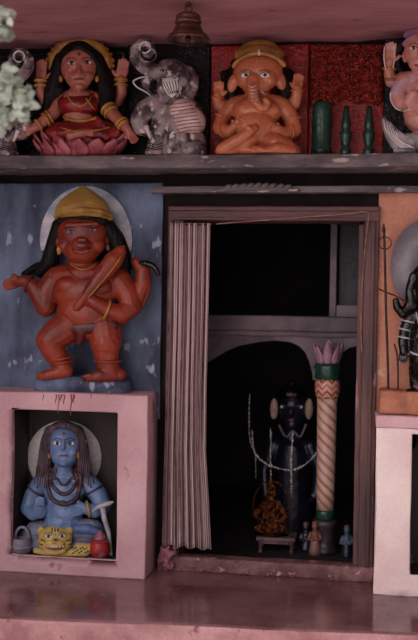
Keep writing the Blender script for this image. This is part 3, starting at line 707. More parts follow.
def bangle(Fg, c, ax, r, m='gold', th=.0054):
    """ring round a limb: centre and axis in figure units"""
    c = Fg.w(*c); a_ = Vector((ax[0], -ax[2], -ax[1])).normalized(); n1 = a_.orthogonal().normalized(); n2 = a_.cross(n1)
    g = Geo(); g.sweep([c+(n1*math.cos(t*.3142)+n2*math.sin(t*.3142))*r*Fg.s for t in range(20)], th, 8, True); return g.build('bangle', M[m], Fg.root)
for c, r_ in (((49, 117.5, 9.5), 6.6), ((46, 120, 11.5), 6.3), ((38.5, 125.5, 14.5), 5.4)): bangle(G, c, (-1, .75, .5), r_)
for c_ in ((41, 81, 4), (41, 86, 3), (121, 80, -1.4), (121, 85, -2.4)): bangle(G, c_, (0, 1, 0), 5.6)
for c, r_ in (((108, 109, 6), 6.9), ((111, 112.5, 7.5), 6.7), ((121.5, 123, 12), 5.9), ((123.5, 125.5, 13), 5.6)): bangle(G, c, (.9, 1, .4), r_)
G.eyes([(71.5, 63), (87, 62.5)], 4.4, 1.8, 'hair', 4.4, pup=.85, white='blanket')
G.line('lips', M['lips'], [(74.5, 79.6), (77.5, 78.6), (79, 79), (80.5, 78.6), (83.5, 79.4)], .95)
G.dot('forehead_mark', M['lips'], 79, 54.5, 1.2, 2)
G.line('necklace', M['gold'], [(67, 96), (73, 103), (80, 106), (87, 103), (92, 96)], .9)
G.line('belt', M['gold'], [(64, 117), (72, 120), (84, 121), (96, 118)], 1.7, lift=.4)
G.line('sari_trim', M['gold'], [(60, 127), (72, 131), (84, 132), (98, 130), (110, 127)], .8)
G.line('sari_trim', M['gold'], [(86, 98), (90, 104), (95, 110)], .8)
for x_ in (61, 97): 
    G.dot('earring', M['gold'], x_, 79, 2, 3.2, 2, lift=.5)
lot = G.sculpt('lotus_seat', M['lotus'], [('e', (80, 148, 2), (44, 9, 20)), ('e', (80, 153, 2), (40, 8, 20))], it=2)
for row, (n_, yb_, h_, wd_, dd) in enumerate(((8, 146, 17, 9.5, 18), (7, 153, 16, 9.5, 23))):
    for i in range(n_):
        t = (i+.5)/n_*2-1; an = t*R(78); cx_, cd_ = 80+46*math.sin(an), 0+dd*math.cos(an)
        bs = G.w(80+40*math.sin(an), yb_+2, dd*.8*math.cos(an)); tp = G.w(cx_+4*t, yb_-h_+2, dd*1.12*math.cos(an)+3)
        if bs.z < .003: bs.z = .003
        petal(bs, tp, wd_*G.s*(.55+.45*math.cos(an)), Vector((math.sin(an), -math.cos(an), .15)).normalized()).build('petal', M['lotus'], lot)

# ------------------------------------------------------------ elephants
def elephant(label, tx=None, base=(172, 154), flip=False):
    E = Fig('elephant_statue', label, 'statue', -.095, base, z=ZL, wall=-.022, tx=tx)
    if tx: E.o = P(*tx(*base), -.095); E.o.z = ZL; E.root.location = E.o
    E.sculpt('body', M['eleph'], [
        ('e', (180, 122, 0), (24, 27, 18)), ('e', (160, 112, 4), (20, 14, 14)), ('e', (186, 142, 4), (20, 15, 17)), ('c', [(172, 100, 2, 16), (184, 118, 2, 20)]),
        ('e', (174, 78, 10), (17, 17, 13)), ('e', (184, 84, 3), (15, 18, 12)), ('e', (170, 68, 9), (14, 9, 11)), ('e', (166, 88, 14), (9, 11, 9)),
        ('c', [(158, 72, 15, 8), (150, 70, 17, 7), (142, 66, 17, 6.4), (135, 58, 16, 5.4), (135, 49, 15, 4.8), (141, 43, 15, 4.2), (149, 43, 15, 3.8), (152.5, 50, 16, 3.4), (149, 56, 17, 3), (144.5, 54, 17, 2.6)]),
        ('c', [(156, 104, 8, 10), (145, 110, 12, 9.5), (139, 120, 14, 8.6), (141, 128, 15, 7.6), (147, 131, 16, 6)]),
        ('c', [(165, 112, 10, 11), (160, 130, 12, 9.6), (155, 150, 13, 8.6)]), ('c', [(178, 120, 10, 10), (174, 140, 12, 8.6), (172, 152, 12, 8.6)]),
        ('e', (191, 148, 12), (14, 10, 11)), ('c', [(200, 150, 12, 7), (186, 154, 16, 6)]), ('e', (155, 153, 15), (10, 6, 9)), ('e', (174, 153, 14), (9, 5, 8))]
        + [('c', [(170-5+2.4*i, 80+1.6*i, 21.5-.4*i, 1.0), (171+2.5*i, 92+.4*i, 21.5-i*.6, 1.0)]) for i in range(5)], vox=.0028, it=3)
    E.sculpt('ear', M['eleph'], [('e', (186, 80, 8), (9, 14, 4), 12), ('e', (189, 86, 6), (7, 12, 4))], vox=.0028, it=2)
    # the bigger outlined ear held out to the left
    ear = E.sculpt('ear', M['eleph'], [('c', [(155, 74, 10, 2.4), (149, 82, 9, 2.8), (148, 90, 8, 2.4), (152, 95, 7, 2)]), ('c', [(150, 78, 9, 2.4), (143, 81, 8, 2.4), (146, 88, 8, 2.2)])], vox=.0026, it=1)
    E.line('ear_rim', M['white'], [(156, 76, 13), (143, 77, 12), (133.5, 81, 11), (137, 87, 11), (146, 92, 11), (152, 97, 11)], .8, surf=False, parent=ear)
    E.line('trunk_ring', M['white'], [(145+5.4*math.cos(t*.628), 47.5+5.4*math.sin(t*.628)) for t in range(10)], .9, closed=True)
    E.line('trunk_ring', M['swan'], [(148+8*math.cos(t*.628), 55+7*math.sin(t*.628)) for t in range(10)], .9, closed=True)
    for k_ in range(6): E.line('trunk_crease_and_highlight', M['swan'], [(137-4+k_*3.4, 60+k_*1.8), (139+k_*3.2, 67+k_*1.4), (141+k_*3.4, 73+k_*.6)], .55)
    E.eyes([(163, 71)], 2.6, 1.4)
    fp = E.sculpt('face_paint', M['white'], [('e', (171, 86, 15), (11.5, 11, 9.5)), ('c', [(161, 84, 19, 1.8), (172, 96, 20, 2), (180, 88, 18, 1.8)])], vox=.0026, it=2)
    for k_ in range(6): E.line('painted_line', M['black'], [(163+k_*3, 82-k_*.4), (166+k_*2.6, 88), (170+k_*1.4, 94.5-k_*.5)], .35, parent=fp)
    E.line('tusk', M['white'], [(146, 126, 24), (148, 132, 25), (150.5, 139, 25)], [2.4, 2.2, 1.8, 1.2, .6], surf=False)
    bl = E.sculpt('blanket', M['blanket'], [('e', (189, 122, 8), (16.5, 15, 18.5)), ('e', (184, 108, 8), (13, 9, 16)), ('e', (178, 112, 9), (9, 10, 14))], vox=.0028, it=4)
    st = mat('brick_red_stripe_paint', (140, 60, 60), (110, 44, 46), .45)
    for k_ in range(9): E.line('stripe', st, [(169+k_*1.1, 104.5+k_*3.6), (180+k_*1.0, 103.5+k_*3.4), (191+k_*1.6, 101.5+k_*3.5)], .42, parent=bl, lift=.05)
    for k_ in range(3): E.line('ankle_line', M['black'], [(150, 143+k_*2.4), (156, 145+k_*2.4), (162, 143+k_*2.4)], .4)
    return E
elephant('grey and white elephant with raised trunk and striped blanket, below the bell')
elephant('elephant at the far left of the ledge, half hidden by pale leaves', tx=lambda x, y: (160-x+4, y+9 if y < 100 else y+9*(154-y)/54))

# ------------------------------------------------------------ elephant-headed deity
A = Fig('elephant_headed_statue', 'orange elephant-headed deity with a gold crown sitting cross-legged in front of the red panel', 'statue', -.10, (258, 154), z=ZL, wall=-.022)
A.sculpt('body', M['skin_g'], [
    ('e', (258, 72, 6), (25, 18, 15)), ('e', (257, 84, 8), (15.5, 13, 13)), ('e', (246, 78, 10), (10, 11, 10)), ('e', (268, 78, 10), (10, 11, 10)), ('e', (254, 82, 17), (7, 9, 7)),
    ('c', [(253, 80, 19, 7), (252.5, 88, 22, 6), (253, 96, 23, 5.2), (256, 103, 24, 4.6), (261, 108, 24, 4.2), (266, 108, 24, 3.7), (268, 103, 24, 3.2), (265.5, 100, 25, 2.7)])]
    + [('c', [(248.5, 84+i*3.2, 24-.1*i, 1.2), (252.5, 86+i*3.1, 28.2, 1.4), (257, 84+i*3.1, 25, 1.2)]) for i in range(6)]
    + [('e', (233, 83, 7), (5.4, 9.5, 2.6), 14), ('e', (280.5, 81, 7), (5.4, 9.5, 2.6), -14), ('c', [(238, 80, 4, 3), (234, 84, 6, 3)]), ('c', [(276, 78, 4, 3), (280, 82, 6, 3)]),
    ('c', [(236, 106, 0, 10), (258, 103, 2, 12), (280, 106, 0, 10)]), ('e', (257, 112, 6), (25, 16, 16)), ('e', (256, 127, 10), (21, 17, 17)), ('e', (245, 109, 13), (9, 7, 7)), ('e', (271, 110, 13), (9, 7, 7)),
    ('c', [(234, 106, 0, 8), (224, 116, 0, 7.6), (220, 128, 4, 7.6), (229, 132, 12, 6), (236, 126, 17, 4.6)]), ('h', (234, 128, 16), (.8, -.9, .3), (-.3, -1, 0), 13, .5, .12, 5),
    ('c', [(282, 106, 0, 8.6), (291, 117, 0, 8), (294, 130, 4, 8), (285, 134, 12, 6.4), (277, 129, 17, 4.8)]), ('h', (279, 131, 16), (-.9, -.5, .3), (.2, -1, 0), 13, .5, .12, 5),
    ('c', [(234, 106, -6, 7), (220, 107, -6, 6.2), (217.5, 100, -3, 5.8), (218, 95, -1, 5)]), ('h', (218, 97, -1), (.1, -1, .1), (1, 0, .2), 17, .4, .1, 6),
    ('c', [(284, 106, -6, 7), (294, 104, -5, 6.4), (297, 95, -3, 5.6), (297, 88, -1, 4.8)]), ('h', (297, 90, -1), (.12, -1, .1), (-1, 0, .2), 17, .25, .1, 6),
    ('c', [(262, 136, 14, 7), (244, 141, 20, 9), (228, 148, 20, 8.4), (222, 151, 17, 7)]), ('c', [(222, 150, 21, 6.5), (236, 141, 27, 6.4), (248, 133, 28, 5), (255, 128, 27, 3.8)]),
    ('c', [(262, 138, 14, 7), (276, 142, 20, 8.6), (288, 148, 19, 8.4), (294, 151, 16, 7)]), ('c', [(292, 150, 20, 6.5), (278, 148, 26, 6), (266, 152, 28, 4.6), (258, 149, 28, 3.6)]),
    ('c', [(252, 131, 29, 3.4), (248, 127, 30, 2.6)]), ('e', (256, 152, 8), (38, 5, 18))]
    + [('c', [(258-i*.4, 147.5+i*1.5, 29, 1.2), (253.5-i*.5, 147+i*1.5, 28, 1.1)]) for i in range(4)], vox=.0025, it=3)
A.sculpt('hair', M['hair'], [('e', (229, 84, -8), (8, 16, 7)), ('e', (288, 84, -8), (9, 16, 7)), ('c', [(238, 70, -4, 9), (231, 84, -4, 8), (232, 96, -4, 6.5)]), ('c', [(278, 70, -4, 9), (286, 84, -4, 8.4), (285, 96, -4, 6.5), (278, 97, -3, 5)]), ('c', [(224, 74, -6, 4), (228, 88, -6, 6)]), ('c', [(293, 78, -6, 4), (290, 90, -6, 6)]), ('c', [(235, 64, 1, 5), (258, 54, 4, 6), (281, 64, 1, 5)])], it=3)
cr = A.sculpt('crown', M['gold'], [('e', (259, 55, 2), (25, 11, 14)), ('e', (259, 49, 0), (19, 9, 12)), ('c', [(259, 45, 8, 3), (259, 41, 6, 1.6)]), ('c', [(234, 66, 8, 2.6), (240, 58, 14, 2.8), (250, 53.5, 17.5, 3), (259, 52, 18.5, 3.2), (268, 53.5, 17.5, 3), (278, 58, 14, 2.8), (284, 65, 8, 2.6)])], it=2)
A.line('crown_band', M['brown_rope'], [(236, 60), (246, 54), (259, 51.5), (272, 54), (282, 60)], .5, parent=cr)
A.line('crown_band', M['brown_rope'], [(241, 50), (250, 46), (259, 45), (268, 46), (277, 50)], .5, parent=cr)
A.line('crown_jewel', M['white'], [(259, 50), (259, 55)], 1.1, parent=cr)
A.eyes([(246, 75), (265, 75)], 4.9, 2.9, 'hair', 4.8, pup=.5)
for k_ in range(5): A.line('trunk_crease_and_highlight', M['blanket'], [(249+k_*.3, 86+k_*3.4), (252.6+k_*.3, 87.4+k_*3.3), (256+k_*.6, 85.6+k_*3.3)], .5)  # pale lines paint highlights onto the trunk ribs
A.line('forehead_mark', M['blanket'], [(257, 60), (256.5, 63), (256, 66)], .3)
A.line('mouth', M['lips'], [(262, 93), (267, 91.5), (272, 88)], .6)
A.line('tusk', M['white'], [(261, 91), (264, 93.5), (266, 94)], [1.0, .9, .7, .5], lift=.6)
A.dot('sweet', M['skin_g'], 238, 122, 4, 3.4, 3, lift=.6)
for c, ax, r_ in (((225, 131, 10), (1, -.3, 1), 6.9), ((289, 133, 10), (-1, .1, 1), 7.2), ((222, 117, 0), (-.4, 1, 0), 8), ((293, 120, 0), (.3, 1, 0), 8.4), ((218, 98, -2), (0, 1, 0), 6), ((297, 91, -2), (0, 1, 0), 5.8)): bangle(A, c, ax, r_, 'skin_g', .0034)
A.sculpt('trident', M['lips'], [('c', [(300, 74, -1, 1), (299.5, 60, -1, .9)]), ('c', [(300, 68, -1, 1.3), (305, 66, -1, 1.3), (306.5, 60, -1, .7)]), ('c', [(300, 68, -1, 1.3), (295, 66, -1, 1.3), (293.5, 60, -1, .7)]), ('c', [(300, 92, -1, 1), (300, 72, -1, 1)])], vox=.0018, it=0)

# ------------------------------------------------------------ knobbly red relief with green balusters
g = Geo(); nx, ny = 170, 130
x0p, x1p, y0p = 309.5, 384, 44
top_ = {}
for j in range(ny+1):
    for i in range(nx+1):
        u, v = i/nx, j/ny; px = x0p+(x1p-x0p)*u
        bot = 104+3*math.sin(u*9)+2.4*math.sin(u*21+1)-10*max(0, u-.72)**1.0*2; py = y0p+(bot-y0p)*v
        e_ = min(1, min(u, 1-u, v, 1-v)*14)
        nv_ = noise.noise(Vector((px*.09, py*.16+px*.05, 1)))
        d = e_**.5*(6+9*abs(noise.noise(Vector((px*.30, py*.34, 4))))+7*nv_+4*v+4.0*abs(noise.noise(Vector((px*.8, py*.8, 9)))))
        g.V.append(P(px, py, -.004-d*.0035))
nn = len(g.V); g.F = [[j*(nx+1)+i, j*(nx+1)+i+1, (j+1)*(nx+1)+i+1, (j+1)*(nx+1)+i] for j in range(ny) for i in range(nx)]
me = g.mesh('canopy_relief'); cn = link('tree_canopy_relief', me, M['knob'], None, True)
md = cn.modifiers.new('s', 'SOLIDIFY'); md.thickness = .004
bt = BVHTree.FromPolygons([v.co[:] for v in me.vertices], [p.vertices[:] for p in me.polygons])
bm_ = bmesh.new(); bmesh.ops.create_icosphere(bm_, subdivisions=1, radius=1); s1v = [v.co.copy() for v in bm_.verts]; s1f = [[v.index for v in f.verts] for f in bm_.faces]; bm_.free()
g = Geo()
for i in range(1500):
    px = random.uniform(311, 382); py = random.uniform(46, 103)
    if noise.noise(Vector((px*.11+py*.05, py*.15, 2))) < -.12 and random.random() < .8: continue
    dv = ray(px, py).normalized(); h = bt.ray_cast(CAM, dv)
    if h[0] is None: continue
    rr_ = random.uniform(.0022, .0048); rt_ = Matrix.Rotation(random.uniform(0, 3), 3, 'Y'); g.add([h[0]+rt_ @ Vector((v.x*rr_*1.5, v.y*rr_, v.z*rr_*.8)) for v in s1v], s1f)
kn = g.build('foliage_knobs', M['knob'], cn); kn['kind'] = 'stuff'
tag(cn, 'dark red knobbly relief of foliage high on the wall above the green balusters', 'relief')
slab('wall_panel_maroon', P(309, 100, -.008).x, P(384, 100, -.008).x, ZL, P(345, 50, -.008).z, -.008, -.0005, M['redpanel'])
def turned(name, label, px, Y, prof, m, grp=None):
    """a turned post standing on the ledge; prof = (radius, picture y)"""
    b_ = P(px, 154, Y); o_ = bpy.data.objects.new(name, None); C.objects.link(o_); o_.location = (b_.x, Y, ZL); tag(o_, label, 'baluster', grp)
    q = [(r*.0035, max(0, P(px, y, Y).z-ZL)) for r, y in prof]; q[0] = (q[0][0], .0005)
    lowz = q[0][1]; q2 = [q[0]]+[p for p in q[1:] if p[1] > q2_z(q[0][1])]
    g = Geo(); g.lathe(q2, n=30); g.build('post', m, o_); return o_, q2
def q2_z(z): return z+.0005
tp, q_ = turned('green_baluster', 'stout dark green post on the ledge just right of the red panel', 321.5, -.06, [(10.5, 154), (10.5, 150), (9, 146), (9.6, 130), (9.6, 112), (9.4, 106), (9, 103.5)], M['green'])
g = Geo(); g.sweep([Vector((.0345*math.cos(t*.2618), .0345*math.sin(t*.2618), .02)) for t in range(24)], .004, 8, True); g.build('ring_band', M['green'], tp)
g = Geo(); g.sweep([Vector((-.004, -.0325, .03+.1*t/8)) for t in range(9)], .0016, 6); g.build('highlight_ridge', M['green'], tp)
for px, lab in ((345.5, 'slim dark green turned baluster in the middle of the red relief'), (368.5, 'slim dark green turned baluster beside the silver-winged statue')):
    tp, q_ = turned('green_baluster', lab, px, -.055, [(5.4, 154), (5.4, 150), (3.4, 147), (4.4, 142), (5.4, 137), (5.8, 133), (4, 129.5), (4.8, 127), (4.2, 120), (3, 113), (2.4, 106)], M['green'])
    g = Geo(); g.sweep([Vector((.0195*math.cos(t*.314), .0195*math.sin(t*.314), P(px, 133, -.055).z-ZL)) for t in range(20)], .0028, 8, True); g.build('ring_band', M['green'], tp)

# ------------------------------------------------------------ figure at the right end of the ledge
T = Fig('pink_goddess_statue', 'pinkish orange goddess with raised arm at the right end of the ledge', 'statue', -.095, (418, 152), z=ZL, wall=-.016)
T.sculpt('body', M['pinksk'], [
    ('e', (421, 50, 8), (17, 20, 14)), ('e', (420, 62, 10), (12, 10, 11)), ('c', [(420, 48, 21, 2), (420, 57, 24, 2.4)]), ('e', (405.5, 56, 3), (3.4, 7, 3)),
    ('c', [(421, 68, 2, 9), (421, 80, 0, 10)]), ('c', [(404, 82, 0, 11), (421, 84, 0, 14), (440, 82, 0, 11)]), ('c', [(421, 95, 2, 18), (421, 116, 4, 18)]),
    ('c', [(404, 82, 4, 10), (398, 94, 8, 9), (401, 103, 12, 8), (409, 102, 18, 6), (413, 94, 20, 5)]), ('h', (412, 96, 20), (.1, 1, .1), (-1, 0, .2), 20, .15, .1, 6),
    ('c', [(402, 80, -6, 7), (391, 82, -6, 6), (389, 72, -4, 5.6), (389.5, 62, -2, 5)]), ('h', (389.5, 63, -2), (.1, -1, .1), (1, 0, .2), 22, .25, .1, 6.4),
    ('c', [(440, 82, -4, 8), (450, 100, 4, 7), (444, 115, 12, 6)]), ('e', (428, 142, 2), (24, 13, 12))], vox=.0028, it=4)
T.sculpt('hair', M['hair'], [('e', (421, 44, 0), (20, 19, 13)), ('c', [(403, 42, 0, 5), (397.5, 52, -3, 4.4), (397, 64, -4, 4.6), (400, 70, -4, 4)]), ('c', [(440, 44, 0, 7), (444, 70, 0, 7)])], it=3)
T.sculpt('crown', mat('mauve_crown_paint', (170, 130, 150), (140, 98, 118), .4), [('e', (420, 35, 4), (17, 8, 13)), ('c', [(405, 44, 8, 3), (412, 37, 13, 3.4), (422, 35, 15, 3.6), (434, 38, 13, 3.4)]), ('c', [(421, 32, 3, 7), (421, 24, 2, 4), (421, 19, 2, 2)])], it=2)
T.eyes([(413.5, 48), (428, 48)], 4, 2, 'hair', 4.4); T.line('lips', M['lips'], [(415, 65), (420, 66), (425, 65)], 1)
for y_ in (69, 80): bangle(T, (389.5 if y_ == 69 else 391.5, y_, -3), (.1, -1, .1), 6.6, 'gold', .004)
T.line('sleeve_outline', M['white'], [(391, 92), (391, 100), (396, 108), (404, 111), (411, 109)], .9, lift=-.2)
T.line('arm_line', M['white'], [(384.5, 46, 2), (384, 58, 2), (386, 70, 3)], .7, surf=False)
T.line('arm_line', M['white'], [(394, 44, 2), (394.5, 58, 2), (393, 68, 3)], .7, surf=False)
SW = Fig('bird_statue', 'silver-grey bird with fanned feathers crouching at the foot of the pinkish goddess', 'statue', -.15, (404, 152), z=ZL)
SW.sculpt('body', M['swan'], [('e', (412, 142, 0), (20, 9, 10)), ('c', [(396, 144, 0, 6), (390, 136, 0, 5), (386, 126, 0, 4), (384, 120, 1, 3)]), ('e', (405, 151, 0), (12, 4, 8))], vox=.0026, it=2)
for i in range(7):
    t = i/6; tip = (384+9*t, 118+3.5*t+10*t*t, 5); bs_ = (402+14*t, 148-3*t, 9)
    bs3, tp3 = SW.w(*bs_), SW.w(*tip)
    petal(bs3, tp3, 3.2*SW.s, Vector((-.1, -1, .15)).normalized()).build('feather', M['swan'], SW.root)
for i in range(5):
    SW.line('feather_edge', M['white'], [(383.6+i*3, 119+i*3, 8), (386+i*3.4, 130+i*2.4, 11), (394+i*4, 141+i*1.2, 13), (402+i*3, 148, 12)], .55, surf=False)

# ------------------------------------------------------------ monkey-faced guardian
zh = zb
H = Fig('monkey_faced_guardian_statue', 'vermilion monkey-faced guardian with mustard cap and mace standing on the left pink block', 'statue', -.085, (82, 388), z=zh, wall=-.0125)
hb = H.sculpt('plinth', M['blue'], [('c', [(42, 385, 0, 9), (60, 385, 2, 13), (82, 385, 4, 14), (104, 385, 2, 13), (122, 387, 0, 9)]), ('c', [(46, 392, 0, 12), (120, 393, 0, 12)])], it=4)
# flat top for the plinth
ztp = H.w(80, 376, 0).z
for v in hb.data.vertices:
    if v.co.z > ztp: v.co.z = ztp
H.hit = [BVHTree.FromPolygons([v.co[:] for v in hb.data.vertices], [p.vertices[:] for p in hb.data.polygons])]
H.sculpt('body', M['skin_h'], [
    ('e', (82, 234, 8), (24.5, 21, 15)), ('e', (82, 250, 12), (18, 13.5, 14)), ('e', (81, 246, 21), (9.5, 8.5, 8)), ('e', (66, 246, 12), (8, 8, 8)), ('e', (97, 246, 12), (8, 8, 8)), ('c', [(67, 225.5, 20, 3), (81, 225, 21, 2.6), (96, 224.5, 20, 3)]),
    ('c', [(79, 240, 29, 1.8), (85, 240, 29, 1.8)]), ('c', [(75, 251, 27.5, 2), (81, 252.5, 29, 2.2), (88, 251, 27.5, 2)]),
    ('e', (59, 239, 2), (5, 9, 4)), ('e', (107, 236, 2), (5, 9, 4)),
    ('c', [(82, 260, 2, 13), (83, 272, 2, 15)]), ('c', [(58, 280, 2, 14), (84, 278, 4, 17), (114, 280, 2, 14)]), ('e', (84, 292, 8), (33, 20, 17)), ('e', (70, 286, 15), (14, 10, 10)), ('e', (98, 287, 15), (14, 10, 10)), ('e', (86, 312, 8), (29, 20, 17)), ('e', (90, 326, 7), (29, 14, 15)),
    # left arm: elbow low, palm stretched out to the left
    ('c', [(56, 281, 3, 13), (47, 293, 4, 12.5), (46, 306, 5, 11), (41, 298, 7, 10), (34, 287, 8, 8.4), (25, 281, 8, 6.2), (18, 281.5, 8, 5)]), ('h', (21, 281, 8), (-1, .28, .05), (.1, -1, .3), 18, .12, .1, 6.4),
    # right arm bent to the chest
    ('c', [(118, 281, 3, 13.5), (128, 294, 4, 11.5), (131, 307, 6, 10.5), (122, 314, 12, 9), (108, 310, 19, 7.6), (94, 302, 24, 6), (90, 300, 25, 5)]), ('h', (93, 302, 25), (-1, -.4, .1), (.2, -1, .2), 16, .35, .1, 6.4),
    ('c', [(136, 262, 0, 5), (143, 270, 0, 7), (143, 284, 0, 8), (136, 300, 2, 8)]),
    # legs
    ('c', [(72, 324, 6, 16), (56, 334, 12, 15), (49, 340, 14, 13), (54, 352, 12, 11.5), (62, 364, 10, 9), (64, 370, 10, 8.6)]), ('c', [(66, 371, 10, 7.6), (52, 374, 14, 5.6), (42, 376, 16, 4)]),
    ('c', [(104, 326, 6, 17), (106, 342, 10, 15.5), (106, 352, 9, 12.4), (108, 364, 8, 10.5), (110, 371, 8, 10)]), ('c', [(113, 374, 8, 8), (100, 376, 15, 6.4), (89, 377.5, 18, 4.4)]), ('e', (120, 375, 6), (7, 6, 7))]
    + [('c', [(44-i*.2, 373.8+i*1.5, 19-1.5*i, 1.7), (37.5, 374.8+i*1.2, 19-1.5*i, 1.5)]) for i in range(4)]
    + [('c', [(91-i*.2, 375+i*1.5, 21-1.5*i, 1.8), (84, 376.4+i*1.2, 21-1.5*i, 1.6)]) for i in range(4)], vox=.003, it=3)
H.sculpt('cap', M['cap'], [*[('e', (83, 212-i*1.6, 3-.2*i), (26*(1-(i/15)**2.0)+1.2, 4, 21*(1-(i/15)**2.0)+1.2)) for i in range(15)], ('c', [(57, 216, 4, 3.6), (66, 213, 19, 4), (83, 211.5, 25, 4.2), (100, 213, 19, 4), (110, 217, 4, 3.6)])], it=3)
H.line('cap_band', M['gold'], [(57, 217), (68, 213.5), (83, 212), (98, 213.5), (110, 217.5)], 1)
H.line('cap_band', M['gold'], [(61, 207), (72, 203.5), (83, 202.5), (95, 203.5), (106, 208)], .5)
H.sculpt('hair', M['hair'], [('c', [(61, 226, 0, 9), (54, 245, -3, 8), (50, 262, -4, 9), (42, 272, -6, 7)]), ('c', [(106, 226, 0, 9), (116, 240, -3, 9), (122, 256, -4, 9), (124, 272, -4, 7)]), ('c', [(50, 266, -8, 8), (36, 268, -10, 5), (24, 274, -11, 3)]), ('c', [(62, 221, 10, 5), (83, 217, 16, 5), (103, 221, 10, 5)]), ('e', (85, 236, -6), (28, 26, 12))], it=3)
mg = H.sculpt('mace', M['skin_h'], [('c', [(76, 308, 26, 3.4), (88, 293, 27, 5.2), (102, 275, 25, 8), (114, 260, 20, 9), (120, 252, 18, 6)]), ('c', [(121, 252, 18, 4), (123.5, 247, 17, 2)])], it=3)
H.line('mace_edge', M['gold'], [(88, 298), (101, 283), (115, 266), (121, 256)], .6, parent=mg)
H.line('tail', M['black'], [(128, 268, -2), (139, 264, 2), (149, 264, 5), (156, 269, 6), (159, 276, 5)], [2.6, 3, 3.2, 3, 2.6, 2], surf=False)
H.line('tail', M['skin_h'], [(120, 324, 0), (136, 312, 0), (146, 296, 0), (148, 278, 0), (143, 268, 0)], 3.0, surf=False)
H.eyes([(71, 232), (92, 230)], 4.6, 2.1, 'hair', 4.6, white='greyp', pup=.7)
H.line('mouth', M['lips'], [(73, 250), (78, 248.6), (82, 249), (90, 248)], 1.0)
for x_, y_ in ((78.5, 242), (84, 241.8)): H.dot('nostril', M['pupil'], x_, y_, 1.1, .8)
H.dot('lips', M['lips'], 81, 245.5, 5.4, 2.6, 1.2)
for x_, y_ in ((59, 250), (108, 246)): H.dot('earring', M['gold'] if x_ < 80 else M['silver'], x_, y_, 2.2, 4.6, 2, lift=1)
H.line('necklace', M['lips'], [(67, 268), (74, 276), (84, 279), (95, 275), (101, 267)], .9)
H.line('necklace', M['gold'], [(70, 263), (77, 268), (84, 269.5), (92, 267), (97, 262)], .7)
H.sculpt('loincloth', mat('dark_red_loincloth_paint', (92, 26, 22), (60, 16, 16), .4), [('c', [(64, 326, 13, 7), (80, 328, 15, 8), (94, 327, 15, 8), (112, 325, 13, 7)]), ('c', [(82, 330, 15, 8), (79, 342, 14, 4)])], it=3)
bangle(H, (61.5, 363, 10), (.2, 1, 0), 10.4, 'skin_h', .005); bangle(H, (108, 361, 8), (0, 1, 0), 12, 'skin_h', .005); bangle(H, (62, 359, 10.6), (.2, 1, 0), 10.9, 'skin_h', .004)
bangle(H, (107, 309.5, 19), (1, .4, -.4), 8.6, 'gold', .0045); bangle(H, (29, 284, 8), (1, .5, 0), 8, 'skin_h', .004)
# halo ring behind the head
g = Geo(); n_ = 64
def halo(Fg, cx, cy, rx0, ry0, rx1, ry1, d, th, a0=0, a1=360):
    g = Geo(); 
    for i in range(n_+1):
        an = R(a0+(a1-a0)*i/n_); c_, s_ = math.cos(an), math.sin(an)
        for (rx, ry, dd) in ((rx0, ry0, d), (rx1, ry1, d+th*.2), (rx1, ry1, d-th), (rx0, ry0, d-th)): g.V.append(Fg.w(cx+rx*c_, cy-ry*s_, dd))
    for i in range(n_):
        for k_ in range(4): g.F.append([i*4+k_, i*4+(k_+1) % 4, i*4+4+(k_+1) % 4, i*4+4+k_])
    g.F += [[0, 1, 2, 3], [n_*4+3, n_*4+2, n_*4+1, n_*4]]
    me = g.mesh('halo'); Fg.clamp(me); return me
link('halo', halo(H, 86, 240, 26, 36, 46, 54, -17, 3, -12, 192), M['halo_h'], H.root, True)

# ------------------------------------------------------------ blue ascetic in the niche
zn = NZ0+.001
S = Fig('blue_ascetic_statue', 'blue-skinned ascetic with long matted hair sitting cross-legged in the left niche', 'statue', -.07, (65, 556), z=zn, wall=-.0145)
S.sculpt('body', M['skin_s'], [
    ('e', (64, 444, 8), (16, 18, 13)), ('e', (64, 456, 10), (12.5, 10.5, 11)), ('c', [(63.5, 440, 19, 1.7), (63, 448, 22, 2.1)]), ('e', (63.5, 463, 16), (4.5, 3, 4)), ('e', (56, 452, 13), (5, 5, 5)), ('e', (72, 452, 13), (5, 5, 5)),
    ('c', [(64, 462, 3, 9), (64, 474, 2, 10)]), ('c', [(44, 482, 1, 10.5), (64, 480, 2, 13), (86, 482, 1, 10.5)]), ('c', [(64, 492, 4, 19), (64, 512, 5, 18), (64, 522, 6, 19)]), ('e', (54, 490, 12), (10, 7, 8)), ('e', (75, 490, 12), (10, 7, 8)), ('e', (64, 514, 13), (14, 12, 11)),
    ('c', [(43, 482, 2, 10), (33, 495, 3, 8.6), (28, 508, 6, 7.6), (33, 514, 13, 6.4), (38, 513, 18, 5)]), ('e', (40, 510, 19), (7.5, 8.5, 4.4)),
    ('c', [(87, 482, 2, 10), (98, 494, 3, 9), (103, 506, 6, 8.2), (95, 511, 12, 6.8), (84, 508, 17, 5)]), ('h', (85, 508, 17), (-1, .25, .15), (-.1, -1, .2), 15, .2, .1, 6.4)]
    + [('c', [(36+i*2.5, 505, 23, 1.5), (36.5+i*2.3, 497+abs(i-1.4), 23.5, 1.35)]) for i in range(4)], vox=.0025, it=3)
S.sculpt('legs', M['legs_s'], [('e', (64, 536, 0), (43, 14, 12)), ('c', [(64, 530, 6, 12), (36, 532, 8, 11), (26, 540, 2, 9)]), ('c', [(64, 530, 6, 12), (92, 530, 8, 11), (101, 540, 2, 8)]), ('c', [(25, 543, 5, 7), (46, 546, 17, 7), (66, 546, 17, 6)]), ('c', [(101, 543, 4, 6), (84, 546, 15, 7), (66, 548, 16, 6)]), ('e', (64, 552, 2), (42, 6, 13))], it=4)
S.sculpt('legs_wrap', mat('blue_knee_paint', (84, 110, 160), (62, 82, 126), .45), [('c', [(76, 529, 15, 5), (88, 529, 17, 5), (98, 532, 16, 4)])], it=3)
